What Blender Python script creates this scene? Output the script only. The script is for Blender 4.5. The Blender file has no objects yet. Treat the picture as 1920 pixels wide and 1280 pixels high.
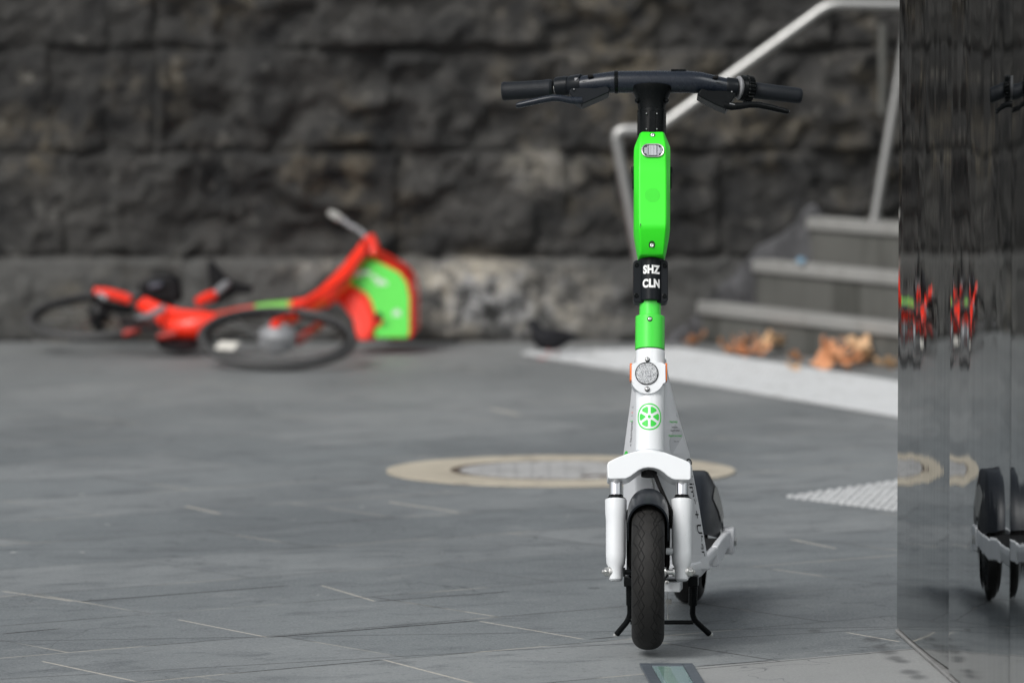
import bpy, bmesh, math, random
import numpy as np
from mathutils import Vector, Matrix, noise as mnoise
random.seed(4)
SC = bpy.context.scene
COL = SC.collection
# ------------------------------------------------------------------ camera
FPX = 10667.0            # focal length in photo pixels (1920 wide), 200 mm on a 36 mm sensor
CAMH = 1.35
PITCH = math.atan(701/FPX)
cd = bpy.data.cameras.new("camera"); cam = bpy.data.objects.new("camera", cd); COL.objects.link(cam)
cam.location = (0, 0, CAMH); cam.rotation_euler = (math.pi/2-PITCH, 0, 0)
cd.lens = 200; cd.sensor_width = 36; cd.clip_end = 500; cd.clip_start = .1
cd.dof.use_dof = True; cd.dof.focus_distance = 11.28; cd.dof.aperture_fstop = 4.2
cd.dof.aperture_blades = 9
SC.camera = cam
# ------------------------------------------------------------------ world, sun, exposure
SUN_DIR = Vector((-.55, -.72, .88)).normalized()
w = bpy.data.worlds.new("World"); SC.world = w; w.use_nodes = True
wn = w.node_tree.nodes; wl = w.node_tree.links
for n in list(wn): wn.remove(n)
sky = wn.new('ShaderNodeTexSky'); sky.sky_type = 'NISHITA'; sky.sun_disc = False
sky.sun_elevation = math.asin(SUN_DIR.z); sky.sun_rotation = math.atan2(SUN_DIR.x, SUN_DIR.y)
sky.air_density = 1.0; sky.dust_density = 3.0
hs = wn.new('ShaderNodeHueSaturation'); hs.inputs['Saturation'].default_value = .25; hs.inputs['Hue'].default_value = .485
bg = wn.new('ShaderNodeBackground'); bg.inputs['Strength'].default_value = .13
wo = wn.new('ShaderNodeOutputWorld')
wl.new(sky.outputs[0], hs.inputs['Color']); wl.new(hs.outputs[0], bg.inputs['Color']); wl.new(bg.outputs[0], wo.inputs[0])
sl = bpy.data.lights.new("sun", 'SUN'); sl.energy = 1.75; sl.angle = math.radians(28); sl.color = (1, .985, .955)
so = bpy.data.objects.new("sun", sl); COL.objects.link(so)
so.rotation_euler = SUN_DIR.to_track_quat('Z', 'Y').to_euler()
SC.view_settings.view_transform = 'Standard'; SC.view_settings.look = 'None'
SC.view_settings.exposure = 0.0; SC.view_settings.gamma = 1
SC.cycles.use_denoising = True
SC.cycles.max_bounces = 8
try: SC.cycles.denoiser = 'OPENIMAGEDENOISE'
except Exception: pass
# ------------------------------------------------------------------ measuring helpers (photo pixel + distance -> world)
_F = Vector((0, math.cos(PITCH), -math.sin(PITCH))); _U = Vector((0, math.sin(PITCH), math.cos(PITCH))); _X = Vector((1, 0, 0))
def ray(px, py): return _F + _X*((px-960)/FPX) + _U*((640-py)/FPX)
def at(px, py, Y):
    r = ray(px, py); return Vector((0, 0, CAMH)) + r*(Y/r.y)
def ground(px, py):
    r = ray(px, py); return Vector((0, 0, CAMH)) + r*(CAMH/-r.z)
def axisY(py): return 11.15 + .27*(1075-py)/920
def S(px, py, o=0.0): return at(px, py, axisY(py)+o)
PXM = 11.3/FPX
# ------------------------------------------------------------------ material helpers
class NT:
    def __init__(s, name):
        s.m = bpy.data.materials.new(name); s.m.use_nodes = True
        s.n = s.m.node_tree.nodes; s.l = s.m.node_tree.links
        s.p = s.n['Principled BSDF']
    def node(s, t, **kw):
        n = s.n.new(t)
        for k, v in kw.items(): setattr(n, k, v)
        return n
    def put(s, sock, v):
        if hasattr(v, 'is_output'): s.l.new(v, sock)
        elif isinstance(v, tuple) and len(v) == 3 and sock.type == 'RGBA': sock.default_value = (*v, 1)
        else: sock.default_value = v
    def math(s, op, a, b=None, c=None, clamp=False):
        n = s.n.new('ShaderNodeMath'); n.operation = op; n.use_clamp = clamp
        for i, v in enumerate((a, b, c)):
            if v is not None: s.put(n.inputs[i], v)
        return n.outputs[0]
    def mix(s, f, a, b, mode='MIX'):
        n = s.n.new('ShaderNodeMix'); n.data_type = 'RGBA'; n.blend_type = mode
        s.put(n.inputs[0], f); s.put(n.inputs[6], a); s.put(n.inputs[7], b); return n.outputs[2]
    def ramp(s, f, lo, hi, a=0.0, b=1.0):
        n = s.n.new('ShaderNodeMapRange'); n.interpolation_type = 'SMOOTHSTEP'
        for i, v in enumerate((f, lo, hi, a, b)): s.put(n.inputs[i], v)
        return n.outputs[0]
    def pos(s): return s.n.new('ShaderNodeNewGeometry').outputs['Position']
    def obj(s): return s.n.new('ShaderNodeTexCoord').outputs['Object']
    def mapping(s, v, loc=(0, 0, 0), rot=(0, 0, 0), scale=(1, 1, 1), typ='POINT'):
        n = s.n.new('ShaderNodeMapping'); n.vector_type = typ; s.l.new(v, n.inputs[0])
        n.inputs[1].default_value = loc; n.inputs[2].default_value = rot; n.inputs[3].default_value = scale; return n.outputs[0]
    def noise(s, v, scale, detail=3, rough=.55, dist=0):
        n = s.n.new('ShaderNodeTexNoise'); s.l.new(v, n.inputs['Vector']); n.inputs['Scale'].default_value = scale
        n.inputs['Detail'].default_value = detail; n.inputs['Roughness'].default_value = rough; n.inputs['Distortion'].default_value = dist
        return n.outputs[0]
    def bump(s, h, strength=.3, dist=.01):
        n = s.n.new('ShaderNodeBump'); n.inputs['Strength'].default_value = strength; n.inputs['Distance'].default_value = dist
        s.l.new(h, n.inputs['Height']); s.l.new(n.outputs[0], s.p.inputs['Normal'])
    def set(s, **kw):
        for k, v in kw.items(): s.put(s.p.inputs[k.replace('_', ' ')], v)
def mat(name, col, rough=.5, metal=0.0, var=0.08, vscale=30, rvar=.08, bump=0.0, bscale=200, coat=0.0, speck=None, spec=.5):
    """paint / plastic / metal with a little procedural wear in colour, gloss and surface"""
    t = NT(name); o = t.obj()
    n1 = t.noise(o, vscale, 4)
    dark = tuple(c*(1-var) for c in col); lite = tuple(min(1, c*(1+var)) for c in col)
    c = t.mix(n1, dark, lite)
    if speck:
        n2 = t.noise(t.mapping(o, scale=(1, 1, .5)), speck[0], 3, .7)
        c = t.mix(t.ramp(n2, speck[1], speck[1]+.06), c, speck[2])
    t.set(Base_Color=c, Metallic=metal, Coat_Weight=coat, Specular_IOR_Level=spec)
    t.set(Roughness=t.math('ADD', t.math('MULTIPLY', t.noise(o, vscale*2.3, 3), rvar*2), rough-rvar))
    if bump: t.bump(t.noise(o, bscale, 3), bump, .002)
    return t.m
# ------------------------------------------------------------------ mesh helpers
class MB:
    def __init__(s): s.bm = bmesh.new()
    def face(s, vs):
        try: return s.bm.faces.new(vs)
        except ValueError: return None
    def loft(s, rings, cap=True, closed=True, mi=0):
        R = [[s.bm.verts.new(p) for p in r] for r in rings]; n = len(R[0])
        for a, b in zip(R, R[1:]):
            for i in range(n if closed else n-1):
                f = s.face((a[i], a[(i+1) % n], b[(i+1) % n], b[i]))
                if f: f.material_index = mi
        if cap and closed:
            for r in (R[0][::-1], R[-1]):
                f = s.face(r)
                if f: f.material_index = mi
        return R
    def tube(s, pts, rad, n=16, flat=1.0, up=None, cap=True, mi=0):
        pts = [Vector(p) for p in pts]
        if not hasattr(rad, '__len__'): rad = [rad]*len(pts)
        tang = []
        for i in range(len(pts)):
            a = pts[max(0, i-1)]; b = pts[min(len(pts)-1, i+1)]; tang.append((b-a).normalized())
        u = Vector(up) if up else (Vector((0, 0, 1)) if abs(tang[0].z) < .9 else Vector((0, 1, 0)))
        rings = []
        for p, t, r in zip(pts, tang, rad):
            u = (u - t*u.dot(t)).normalized(); v = t.cross(u)
            rings.append([p + u*(math.cos(2*math.pi*k/n)*r*flat) + v*(math.sin(2*math.pi*k/n)*r) for k in range(n)])
        s.loft(rings, cap, mi=mi); return s
    def lathe(s, p0, axis, prof, n=40, sx=1.0, cap=True):
        """profile (distance along axis, radius)"""
        a = Vector(axis).normalized(); u = a.orthogonal().normalized(); v = a.cross(u)
        s.loft([[Vector(p0)+a*d+(u*math.cos(2*math.pi*k/n)+v*math.sin(2*math.pi*k/n))*r for k in range(n)] for d, r in prof], cap); return s
    def prism(s, pts, vec, mi=0):
        a = [Vector(p) for p in pts]; b = [p+Vector(vec) for p in a]
        s.loft([a, b], True, mi=mi); return s
    def box(s, c, X, Y, Z):
        c = Vector(c); X = Vector(X); Y = Vector(Y); Z = Vector(Z)
        q = [(-1, -1), (1, -1), (1, 1), (-1, 1)]
        s.loft([[c+X*i+Y*j-Z for i, j in q], [c+X*i+Y*j+Z for i, j in q]]); return s
    def poly(s, pts):
        s.face([s.bm.verts.new(p) for p in pts]); return s
def finish(mb, name, mats, parent=None, smooth=True, bevel=0, segs=2, subsurf=0, origin=None, angle=35):
    bm = mb.bm if isinstance(mb, MB) else mb
    bmesh.ops.recalc_face_normals(bm, faces=bm.faces[:])
    if parent is not None:
        off = root_loc(parent)
    else:
        if origin is None:
            xs = [v.co for v in bm.verts]
            origin = Vector((sum(v.x for v in xs)/len(xs), sum(v.y for v in xs)/len(xs), min(v.z for v in xs)))
        off = Vector(origin)
    for v in bm.verts: v.co -= off
    me = bpy.data.meshes.new(name)
    if smooth:
        for f in bm.faces: f.smooth = True
    bm.to_mesh(me); bm.free()
    for m in (mats if isinstance(mats, (list, tuple)) else [mats]): me.materials.append(m)
    o = bpy.data.objects.new(name, me); COL.objects.link(o)
    if parent is not None: o.parent = parent
    else: o.location = off
    if bevel:
        b = o.modifiers.new("bevel", 'BEVEL'); b.width = bevel; b.segments = segs; b.limit_method = 'ANGLE'; b.angle_limit = math.radians(30)
        b.harden_normals = False
    if subsurf:
        b = o.modifiers.new("sub", 'SUBSURF'); b.levels = subsurf; b.render_levels = subsurf
    if smooth and not subsurf:
        try: me.set_sharp_from_angle(angle=math.radians(angle))
        except Exception: pass
    return o
def root_loc(o):
    while o.parent is not None: o = o.parent
    return Vector(o.location)
def tag(o, label=None, cat=None, group=None, kind=None):
    if label: o['label'] = label
    if cat: o['category'] = cat
    if group: o['group'] = group
    if kind: o['kind'] = kind
    return o
def thing(name, loc, label, cat, group=None):
    o = bpy.data.objects.new(name, None); COL.objects.link(o); o.location = loc; o.empty_display_size = .1
    return tag(o, label, cat, group)
def text_pts(body, size, bold=0.0, sx=1.0, spacing=1.0):
    """letter shapes as flat triangles (x right, y up, centred)"""
    c = bpy.data.curves.new("lettering", 'FONT'); c.body = body; c.size = size; c.align_x = 'CENTER'; c.align_y = 'CENTER'
    c.offset = bold; c.space_character = spacing; c.resolution_u = 4
    o = bpy.data.objects.new("lettering", c); COL.objects.link(o)
    dg = bpy.context.evaluated_depsgraph_get(); me = bpy.data.meshes.new_from_object(o.evaluated_get(dg))
    vs = [(v.co.x*sx, v.co.y) for v in me.vertices]; fs = [tuple(p.vertices) for p in me.polygons]
    bpy.data.objects.remove(o); bpy.data.curves.remove(c); bpy.data.meshes.remove(me)
    return vs, fs
def put_flat(mb, vf, fn):
    vs = [mb.bm.verts.new(fn(x, y)) for x, y in vf[0]]
    for f in vf[1]: mb.face([vs[i] for i in f])
# ================================================================== MATERIALS
M = {}
M['white'] = mat('white_paint', (.775, .80, .82), .32, var=.03, coat=.3, vscale=8)
M['white_worn'] = mat('worn_white_paint', (.74, .765, .785), .38, var=.07, vscale=14, coat=.2, speck=(300, .68, (.36, .35, .33)))
M['white_panel'] = mat('white_frame_paint', (.74, .755, .78), .36, var=.03, coat=.2)
M['green'] = mat('neon_green_plastic', (.032, .80, .015), .42, var=.04, vscale=12, bump=.05, bscale=900)
M['green_gloss'] = mat('green_gloss_paint', (.06, .74, .055), .2, var=.03, coat=.5)
M['green_ink'] = mat('green_print', (.05, .66, .07), .4)
M['black'] = mat('black_plastic', (.005, .006, .0065), .26, bump=.08, bscale=700, var=.2, spec=.10)
M['black_matt'] = mat('black_rubber', (.009, .009, .009), .7, bump=.2, var=.2, spec=.15)
M['graphite'] = mat('dark_blue_grey_paint', (.013, .0175, .026), .27, var=.12, spec=.36, bump=.05, bscale=500, vscale=40)
M['graphite_matt'] = mat('dark_blue_grey_plastic', (.009, .011, .0135), .34, var=.15, bump=.1, bscale=600, spec=.14)
M['rubber_grip'] = mat('grip_rubber', (.012, .0145, .018), .5, var=.15, bump=.5, bscale=350, spec=.22)
M['fender'] = mat('grey_black_fender', (.013, .016, .021), .36, spec=.3, var=.25, vscale=25, bump=.15, bscale=300, speck=(180, .68, (.15, .14, .13)))
M['chrome'] = mat('chrome', (.82, .83, .85), .08, 1.0, var=.02, rvar=.03)
M['steel'] = mat('plain_steel', (.62, .62, .60), .3, 1.0, var=.1)
M['screw'] = mat('screw_metal', (.5, .5, .5), .28, 1.0)
M['orange'] = mat('orange_reflector', (.75, .17, .02), .25, coat=.4)
M['ink_white'] = mat('white_lettering', (.85, .85, .85), .5)
M['ink_black'] = mat('black_lettering', (.02, .02, .022), .5)
M['ink_grey'] = mat('grey_lettering', (.18, .18, .19), .5)
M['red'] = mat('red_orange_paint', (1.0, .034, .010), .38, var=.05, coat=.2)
M['red_dark'] = mat('shaded_red_paint', (.40, .02, .01), .45)  # bicycle red darkened, underside shade put into the colour
M['silver'] = mat('silver_alloy', (.27, .275, .285), .5, .2)
M['rail'] = mat('brushed_handrail_steel', (.40, .40, .39), .42, 1.0, var=.08, rvar=.1)
def reflector_mat():
    t = NT('prismatic_reflector'); o = t.obj()
    v = t.node('ShaderNodeTexVoronoi'); v.inputs['Scale'].default_value = 760; t.l.new(o, v.inputs['Vector'])
    sep = t.node('ShaderNodeSeparateXYZ'); t.l.new(v.outputs['Color'], sep.inputs[0])
    t.set(Base_Color=t.mix(sep.outputs[0], (.14, .15, .16), (.85, .87, .89)), Metallic=.35, Roughness=.22, Coat_Weight=.6)
    t.bump(v.outputs['Distance'], .6, .002); return t.m
M['reflector'] = reflector_mat()
def tyre_mat():
    t = NT('tread_rubber'); uv = t.node('ShaderNodeUVMap'); sep = t.node('ShaderNodeSeparateXYZ'); t.l.new(uv.outputs[0], sep.inputs[0])
    u, v = sep.outputs[0], sep.outputs[1]
    g = None
    for k, (c, amp, ph) in enumerate(((.31, .09, 0), (.29, -.09, .04), (.69, .10, .5), (.73, -.06, .5), (.13, .09, .25), (.88, .08, .1))):
        tri = t.math('MULTIPLY', t.math('SUBTRACT', t.math('MULTIPLY', t.math('PINGPONG', t.math('ADD', t.math('MULTIPLY', u, 19), ph), .5), 4), 1), amp)
        d = t.math('ABSOLUTE', t.math('SUBTRACT', t.math('SUBTRACT', v, c), tri))
        m = t.ramp(d, .006, .017)
        g = m if g is None else t.math('MINIMUM', g, m)
    o = t.obj(); n = t.noise(o, 60, 5); n2 = t.noise(o, 420, 3, .7)
    base = t.mix(n, (.010, .010, .010), (.025, .024, .023))
    base = t.mix(t.ramp(n2, .64, .72), base, (.05, .045, .036))
    t.set(Base_Color=t.mix(g, (.006, .006, .006), base), Roughness=.62, Specular_IOR_Level=.25)
    t.bump(t.math('ADD', t.math('MULTIPLY', g, 1.0), t.math('MULTIPLY', n2, .15)), .8, .0025)
    return t.m
M['tyre'] = tyre_mat()
def ground_mat():
    t = NT('bluestone_paving'); p = t.pos(); rot = math.radians(36)
    P1 = Vector((-.478, 11.47)); c, s_ = math.cos(rot), math.sin(rot)
    # paver grid turned 36 degrees, one joint corner on the measured one
    q = t.mapping(p, loc=(P1.x, P1.y, 0), rot=(0, 0, rot), typ='TEXTURE')
    wob = t.noise(p, 3.0, 2)
    b = t.node('ShaderNodeTexBrick'); t.l.new(q, b.inputs['Vector'])
    b.offset = .47; b.offset_frequency = 2; b.squash = 1
    for k, v in (('Scale', 1.0), ('Mortar Size', .0045), ('Mortar Smooth', .25), ('Bias', 0.0), ('Brick Width', 1.05), ('Row Height', .47)):
        b.inputs[k].default_value = v
    b.inputs['Color1'].default_value = (0, 0, 0, 1); b.inputs['Color2'].default_value = (1, 1, 1, 1); b.inputs['Mortar'].default_value = (.5, .5, .5, 1)
    tint = t.node('ShaderNodeSeparateColor'); t.l.new(b.outputs['Color'], tint.inputs[0]); tint = tint.outputs[0]
    big = t.noise(t.mapping(p, scale=(1, .45, 1)), 1.1, 5, .6)
    med = t.noise(t.mapping(q, scale=(1, 2.2, 1)), 5, 6, .65, .6)
    fine = t.noise(p, 170, 5, .75); mid = t.noise(p, 45, 4, .7)
    c0 = t.mix(tint, (.146, .166, .175), (.238, .254, .259))
    c0 = t.mix(t.ramp(big, .38, .68), c0, t.mix(.75, c0, (.098, .113, .122)))
    c0 = t.mix(t.ramp(med, .50, .70), c0, t.mix(.65, c0, (.075, .086, .096)))
    c0 = t.mix(t.ramp(med, .44, .22), c0, t.mix(.4, c0, (.33, .335, .335)))
    c0 = t.mix(t.math('MULTIPLY', t.ramp(fine, .42, .62), .55), c0, t.mix(.75, c0, (.36, .37, .37)))
    c0 = t.mix(t.math('MULTIPLY', t.ramp(mid, .52, .72), .5), c0, (.09, .098, .102))
    # warmer lighter concrete strip beside the steel pillar
    sp = t.node('ShaderNodeSeparateXYZ'); t.l.new(p, sp.inputs[0]); X, Y = sp.outputs[0], sp.outputs[1]
    g1 = ground(1300, 1250); g2 = ground(1448, 1237); ll = math.hypot(g2.x-g1.x, g2.y-g1.y); nx_, ny_ = (g2.y-g1.y)/ll, -(g2.x-g1.x)/ll
    pale = t.math('ADD', t.math('ADD', t.math('MULTIPLY', X, nx_), t.math('MULTIPLY', Y, ny_)), -(g1.x*nx_+g1.y*ny_))
    pale = t.math('MULTIPLY', t.ramp(pale, .0, .012), t.ramp(X, .25, .34))
    c0 = t.mix(t.math('MULTIPLY', pale, .62), c0, t.mix(fine, (.25, .25, .245), (.44, .44, .43)))
    warm = t.ramp(Y, 14.5, 19.5)
    c0 = t.mix(t.math('MULTIPLY', warm, .35), c0, (.27, .27, .26))
    # sparse gum and grease spots
    v = t.node('ShaderNodeTexVoronoi'); v.inputs['Scale'].default_value = 5.5; t.l.new(t.mapping(p, scale=(1, .8, 1)), v.inputs['Vector'])
    rs = t.node('ShaderNodeSeparateColor'); t.l.new(v.outputs['Color'], rs.inputs[0])
    rad = t.math('MULTIPLY', t.math('POWER', rs.outputs[0], 6), .10)
    spot = t.ramp(t.math('SUBTRACT', t.math('ADD', v.outputs['Distance'], t.math('MULTIPLY', mid, .06)), rad), .03, .02)
    c0 = t.mix(t.math('MULTIPLY', spot, .55), c0, (.055, .058, .062))
    v2 = t.node('ShaderNodeTexVoronoi'); v2.inputs['Scale'].default_value = 9; t.l.new(p, v2.inputs['Vector'])
    rs2 = t.node('ShaderNodeSeparateColor'); t.l.new(v2.outputs['Color'], rs2.inputs[0])
    chip = t.ramp(t.math('SUBTRACT', v2.outputs['Distance'], t.math('MULTIPLY', t.math('POWER', rs2.outputs[1], 8), .09)), .012, .004)
    c0 = t.mix(t.math('MULTIPLY', chip, .85), c0, (.58, .58, .56))
    # soft dark ovals in a row beside the pillar
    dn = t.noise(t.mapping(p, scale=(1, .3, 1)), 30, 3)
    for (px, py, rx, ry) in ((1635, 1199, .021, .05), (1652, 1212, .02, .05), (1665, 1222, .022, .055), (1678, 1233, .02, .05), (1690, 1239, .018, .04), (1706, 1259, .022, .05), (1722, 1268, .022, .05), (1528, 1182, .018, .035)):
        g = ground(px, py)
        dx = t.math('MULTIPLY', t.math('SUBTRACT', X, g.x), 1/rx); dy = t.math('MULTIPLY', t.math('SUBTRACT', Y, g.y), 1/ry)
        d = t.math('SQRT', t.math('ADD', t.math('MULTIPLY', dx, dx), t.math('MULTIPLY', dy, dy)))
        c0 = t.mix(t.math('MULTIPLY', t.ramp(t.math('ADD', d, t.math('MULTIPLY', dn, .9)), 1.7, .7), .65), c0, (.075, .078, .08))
    vc = t.noise(t.mapping(p, scale=(1, .8, 1)), 1.7, 4, .6, .8)
    vein = t.math('MULTIPLY', t.ramp(t.math('ABSOLUTE', t.math('SUBTRACT', vc, .5)), .0045, .001), t.ramp(big, .42, .55))
    c0 = t.mix(t.math('MULTIPLY', vein, .6), c0, (.07, .077, .082))
    # thin saw cuts across the pavers
    cut = None
    for (x0, y0, x1, y1) in ((-1.023, 11.37, 0, 11.51), (-.968, 10.76, 0, 11.22), (-2, 13.1, 1, 13.35)):
        L = math.hypot(x1-x0, y1-y0); nx, ny = -(y1-y0)/L, (x1-x0)/L
        d = t.math('ABSOLUTE', t.math('ADD', t.math('ADD', t.math('MULTIPLY', X, nx), t.math('MULTIPLY', Y, ny)), -(x0*nx+y0*ny)))
        d = t.math('ADD', d, t.math('MULTIPLY', t.math('SUBTRACT', mid, .5), .006))
        m = t.ramp(d, .0045, .0015); cut = m if cut is None else t.math('MAXIMUM', cut, m)
    c0 = t.mix(t.math('MULTIPLY', cut, .75), c0, (.035, .036, .038))
    def seg(p0, p1, wdt):
        a_, b_ = ground(*p0), ground(*p1); L = math.hypot(b_.x-a_.x, b_.y-a_.y); ux, uy = (b_.x-a_.x)/L, (b_.y-a_.y)/L
        dot = lambda kx, ky, k0: t.math('ADD', t.math('ADD', t.math('MULTIPLY', X, kx), t.math('MULTIPLY', Y, ky)), k0)
        d = t.math('ABSOLUTE', dot(-uy, ux, a_.x*uy-a_.y*ux)); al = dot(ux, uy, -(a_.x*ux+a_.y*uy))
        d = t.math('ADD', d, t.math('MULTIPLY', t.math('SUBTRACT', mid, .5), wdt*1.6))
        return t.math('MULTIPLY', t.ramp(d, wdt, wdt*.4), t.math('MULTIPLY', t.ramp(al, 0, .02), t.ramp(al, L, L-.02)))
    lt = dk = None
    for p0, p1, w_ in (((1582, 1184), (1692, 1203), .004), ((75, 1238), (262, 1278), .0045), ((330, 1160), (502, 1194), .004), ((895, 1163), (1098, 1198), .004), ((1480, 1010), (1570, 1028), .006), ((715, 1235), (900, 1283), .0045), ((725, 940), (862, 960), .008), ((345, 948), (415, 963), .008), ((0, 1107), (140, 1127), .005), ((920, 766), (975, 778), .012), ((255, 1279), (430, 1262), .003), ((600, 1096), (705, 1127), .004)):
        q_ = seg(p0, p1, w_); lt = q_ if lt is None else t.math('MAXIMUM', lt, q_)
    for p0, p1, w_ in (((500, 1194), (905, 1162), .0055), ((140, 1128), (545, 1097), .0045), ((700, 1127), (960, 1108), .004), ((1100, 1198), (1160, 1193), .004), ((0, 1188), (120, 1177), .004), ((1300, 1249), (1450, 1237), .004), ((420, 1263), (720, 1236), .003)):
        q_ = seg(p0, p1, w_*1.7); dk = q_ if dk is None else t.math('MAXIMUM', dk, q_)
    c0 = t.mix(t.math('MULTIPLY', dk, .9), c0, (.022, .022, .022))
    c0 = t.mix(t.math('MULTIPLY', lt, t.ramp(mid, .36, .5, .45, .95)), c0, t.mix(mid, (.40, .36, .30), (.66, .63, .56)))
    mort = b.outputs['Fac']; jn = t.noise(p, 2.2, 3)
    jc = t.mix(t.ramp(jn, .50, .58), (.05, .05, .05), t.mix(mid, (.30, .28, .24), (.55, .52, .46)))
    c0 = t.mix(t.math('MULTIPLY', mort, t.math('MULTIPLY', t.ramp(mid, .3, .5, .5, 1), t.ramp(t.noise(p, .9, 2), .40, .52, .35, .8))), c0, jc)
    t.set(Base_Color=c0, Roughness=t.ramp(med, .3, .75, .74, .52), Specular_IOR_Level=.42)
    h = t.math('SUBTRACT', t.math('ADD', t.math('MULTIPLY', fine, .25), t.math('MULTIPLY', mid, .4)), t.math('ADD', mort, cut))
    t.bump(h, .35, .004); return t.m
def stone_mat():
    t = NT('dark_bluestone'); p = t.pos()
    n1 = t.noise(p, 3.2, 7, .68, .5); n2 = t.noise(p, 12, 6, .72); n3 = t.noise(p, 1.5, 4, .6); n4 = t.noise(p, 42, 4, .7); n5 = t.noise(t.mapping(p, scale=(1, 1, .22)), 5, 4, .6)
    c = t.mix(t.ramp(n1, .3, .7), (.016, .0165, .017), (.062, .060, .056))
    c = t.mix(t.math('MULTIPLY', t.ramp(n3, .50, .66), t.ramp(n2, .4, .6)), c, (.115, .098, .070))
    c = t.mix(t.ramp(n2, .56, .70), c, t.mix(.55, c, (.19, .185, .17)))
    c = t.mix(t.ramp(n2, .46, .28), c, (.010, .0105, .011))
    c = t.mix(t.math('MULTIPLY', t.ramp(n5, .54, .72), .55), c, (.018, .019, .02))
    c = t.mix(t.ramp(n4, .70, .76), c, (.34, .34, .32))
    # lime bloom on the bottom course
    sp = t.node('ShaderNodeSeparateXYZ'); t.l.new(p, sp.inputs[0])
    c = t.mix(t.math('MULTIPLY', t.ramp(sp.outputs[2], .315, .295), t.ramp(n1, .25, .6, .15, .55)), c, (.14, .14, .134))
    for (cx, cz, rx, rz, k) in ((-.14, .19, .25, .16, 1.0), (-.55, .25, .36, .08, .4), (.0, .14, .5, .18, .6), (.12, .62, .2, .12, .3)):
        dx = t.math('MULTIPLY', t.math('SUBTRACT', sp.outputs[0], cx), 1/rx); dz = t.math('MULTIPLY', t.math('SUBTRACT', sp.outputs[2], cz), 1/rz)
        d = t.math('SQRT', t.math('ADD', t.math('MULTIPLY', dx, dx), t.math('MULTIPLY', dz, dz)))
        msk = t.math('MULTIPLY', t.ramp(d, 1.05, .4), t.ramp(t.math('ADD', t.math('MULTIPLY', n2, .65), t.math('MULTIPLY', n1, .35)), .43, .56, 0, k))
        c = t.mix(msk, c, t.mix(t.ramp(n1, .4, .6), (.40, .405, .41), (.48, .44, .36)))
    mj = t.node('ShaderNodeAttribute', attribute_name='joint')
    c = t.mix(t.math('MULTIPLY', mj.outputs['Fac'], .22), c, (.05, .05, .048))
    t.set(Base_Color=c, Roughness=.78, Specular_IOR_Level=.3); t.bump(t.math('ADD', n2, t.math('MULTIPLY', n4, .5)), .8, .025); return t.m
def concrete(name, a, b, stain=(.12, .12, .11), vertical=True, k=.6):
    t = NT(name); p = t.pos()
    n1 = t.noise(p, 3, 5, .6); n2 = t.noise(t.mapping(p, scale=(1, 1, .12 if vertical else 1)), 9, 5, .65); n3 = t.noise(p, 90, 4, .7)
    c = t.mix(n1, a, b); c = t.mix(t.math('MULTIPLY', t.ramp(n2, .5, .72), k), c, stain)
    c = t.mix(t.math('MULTIPLY', t.ramp(n3, .5, .75), .3), c, tuple(x*.6 for x in a))
    t.set(Base_Color=c, Roughness=.78, Specular_IOR_Level=.3); t.bump(n3, .3, .004); return t.m
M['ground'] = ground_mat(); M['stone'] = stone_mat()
M['step'] = concrete('bluestone_step', (.085, .086, .080), (.15, .15, .138), (.045, .046, .04), k=.85)
M['nosing'] = concrete('pale_step_edge', (.24, .24, .23), (.34, .34, .325), (.18, .18, .165), False)
M['tactile'] = concrete('white_tactile_tile', (.50, .515, .52), (.63, .64, .645), (.34, .34, .33), False, .6)
M['stud'] = concrete('pale_stud', (.42, .43, .435), (.56, .57, .575), (.3, .3, .3), False)
M['ring'] = concrete('cream_concrete_ring', (.38, .335, .26), (.60, .55, .45), (.25, .22, .18), False, .8)
M['lid'] = concrete('grey_manhole_lid', (.30, .30, .30), (.52, .52, .51), (.17, .16, .15), False, .8)
M['rust'] = mat('rusty_iron_rim', (.10, .075, .055), .7, var=.4, vscale=20)
def mirror_mat():
    t = NT('polished_steel_cladding'); p = t.pos()
    st = t.noise(t.mapping(p, scale=(14, 14, .35)), 3, 5, .7)
    n = t.noise(p, 7, 4, .6)
    c = t.mix(t.ramp(st, .35, .7), (.325, .345, .35), (.45, .465, .47))
    sp = t.node('ShaderNodeSeparateXYZ'); t.l.new(p, sp.inputs[0])
    # splash dirt near the ground
    dirt = t.math('MULTIPLY', t.ramp(sp.outputs[2], .22, .0), t.ramp(t.math('ADD', t.math('MULTIPLY', st, .6), t.math('MULTIPLY', n, .4)), .3, .62))
    c = t.mix(t.math('MULTIPLY', dirt, .30), c, (.36, .34, .30))
    t.set(Base_Color=c, Metallic=1.0, Roughness=t.math('ADD', t.ramp(st, .4, .75, .015, .05), t.math('MULTIPLY', dirt, .10)))
    w1 = t.noise(t.mapping(p, scale=(9, 9, 1.3)), 1.0, 3, .5)
    t.bump(t.math('ADD', w1, t.math('MULTIPLY', st, .01)), .10, .004); return t.m
M['mirror'] = mirror_mat()
M['seam'] = mat('dark_panel_seam', (.05, .05, .05), .5, .6)
def glass_mat():
    t = NT('teal_walkable_glass'); p = t.pos(); sp = t.node('ShaderNodeSeparateXYZ'); t.l.new(p, sp.inputs[0])
    t.set(Base_Color=t.mix(t.noise(p, 20, 3), (.36, .53, .54), (.50, .66, .67)), Roughness=.12, Coat_Weight=.6); return t.m
M['glass'] = glass_mat()
M['dark_metal'] = mat('dark_grey_metal_frame', (.085, .10, .118), .42, 0.0, var=.2)
def leaf_mat(name, a, b):
    t = NT(name); o = t.obj(); n = t.noise(o, 30, 4, .65)
    t.set(Base_Color=t.mix(t.ramp(n, .3, .7), a, b), Roughness=.6); t.bump(t.noise(o, 120, 3), .4, .003); return t.m
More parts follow.
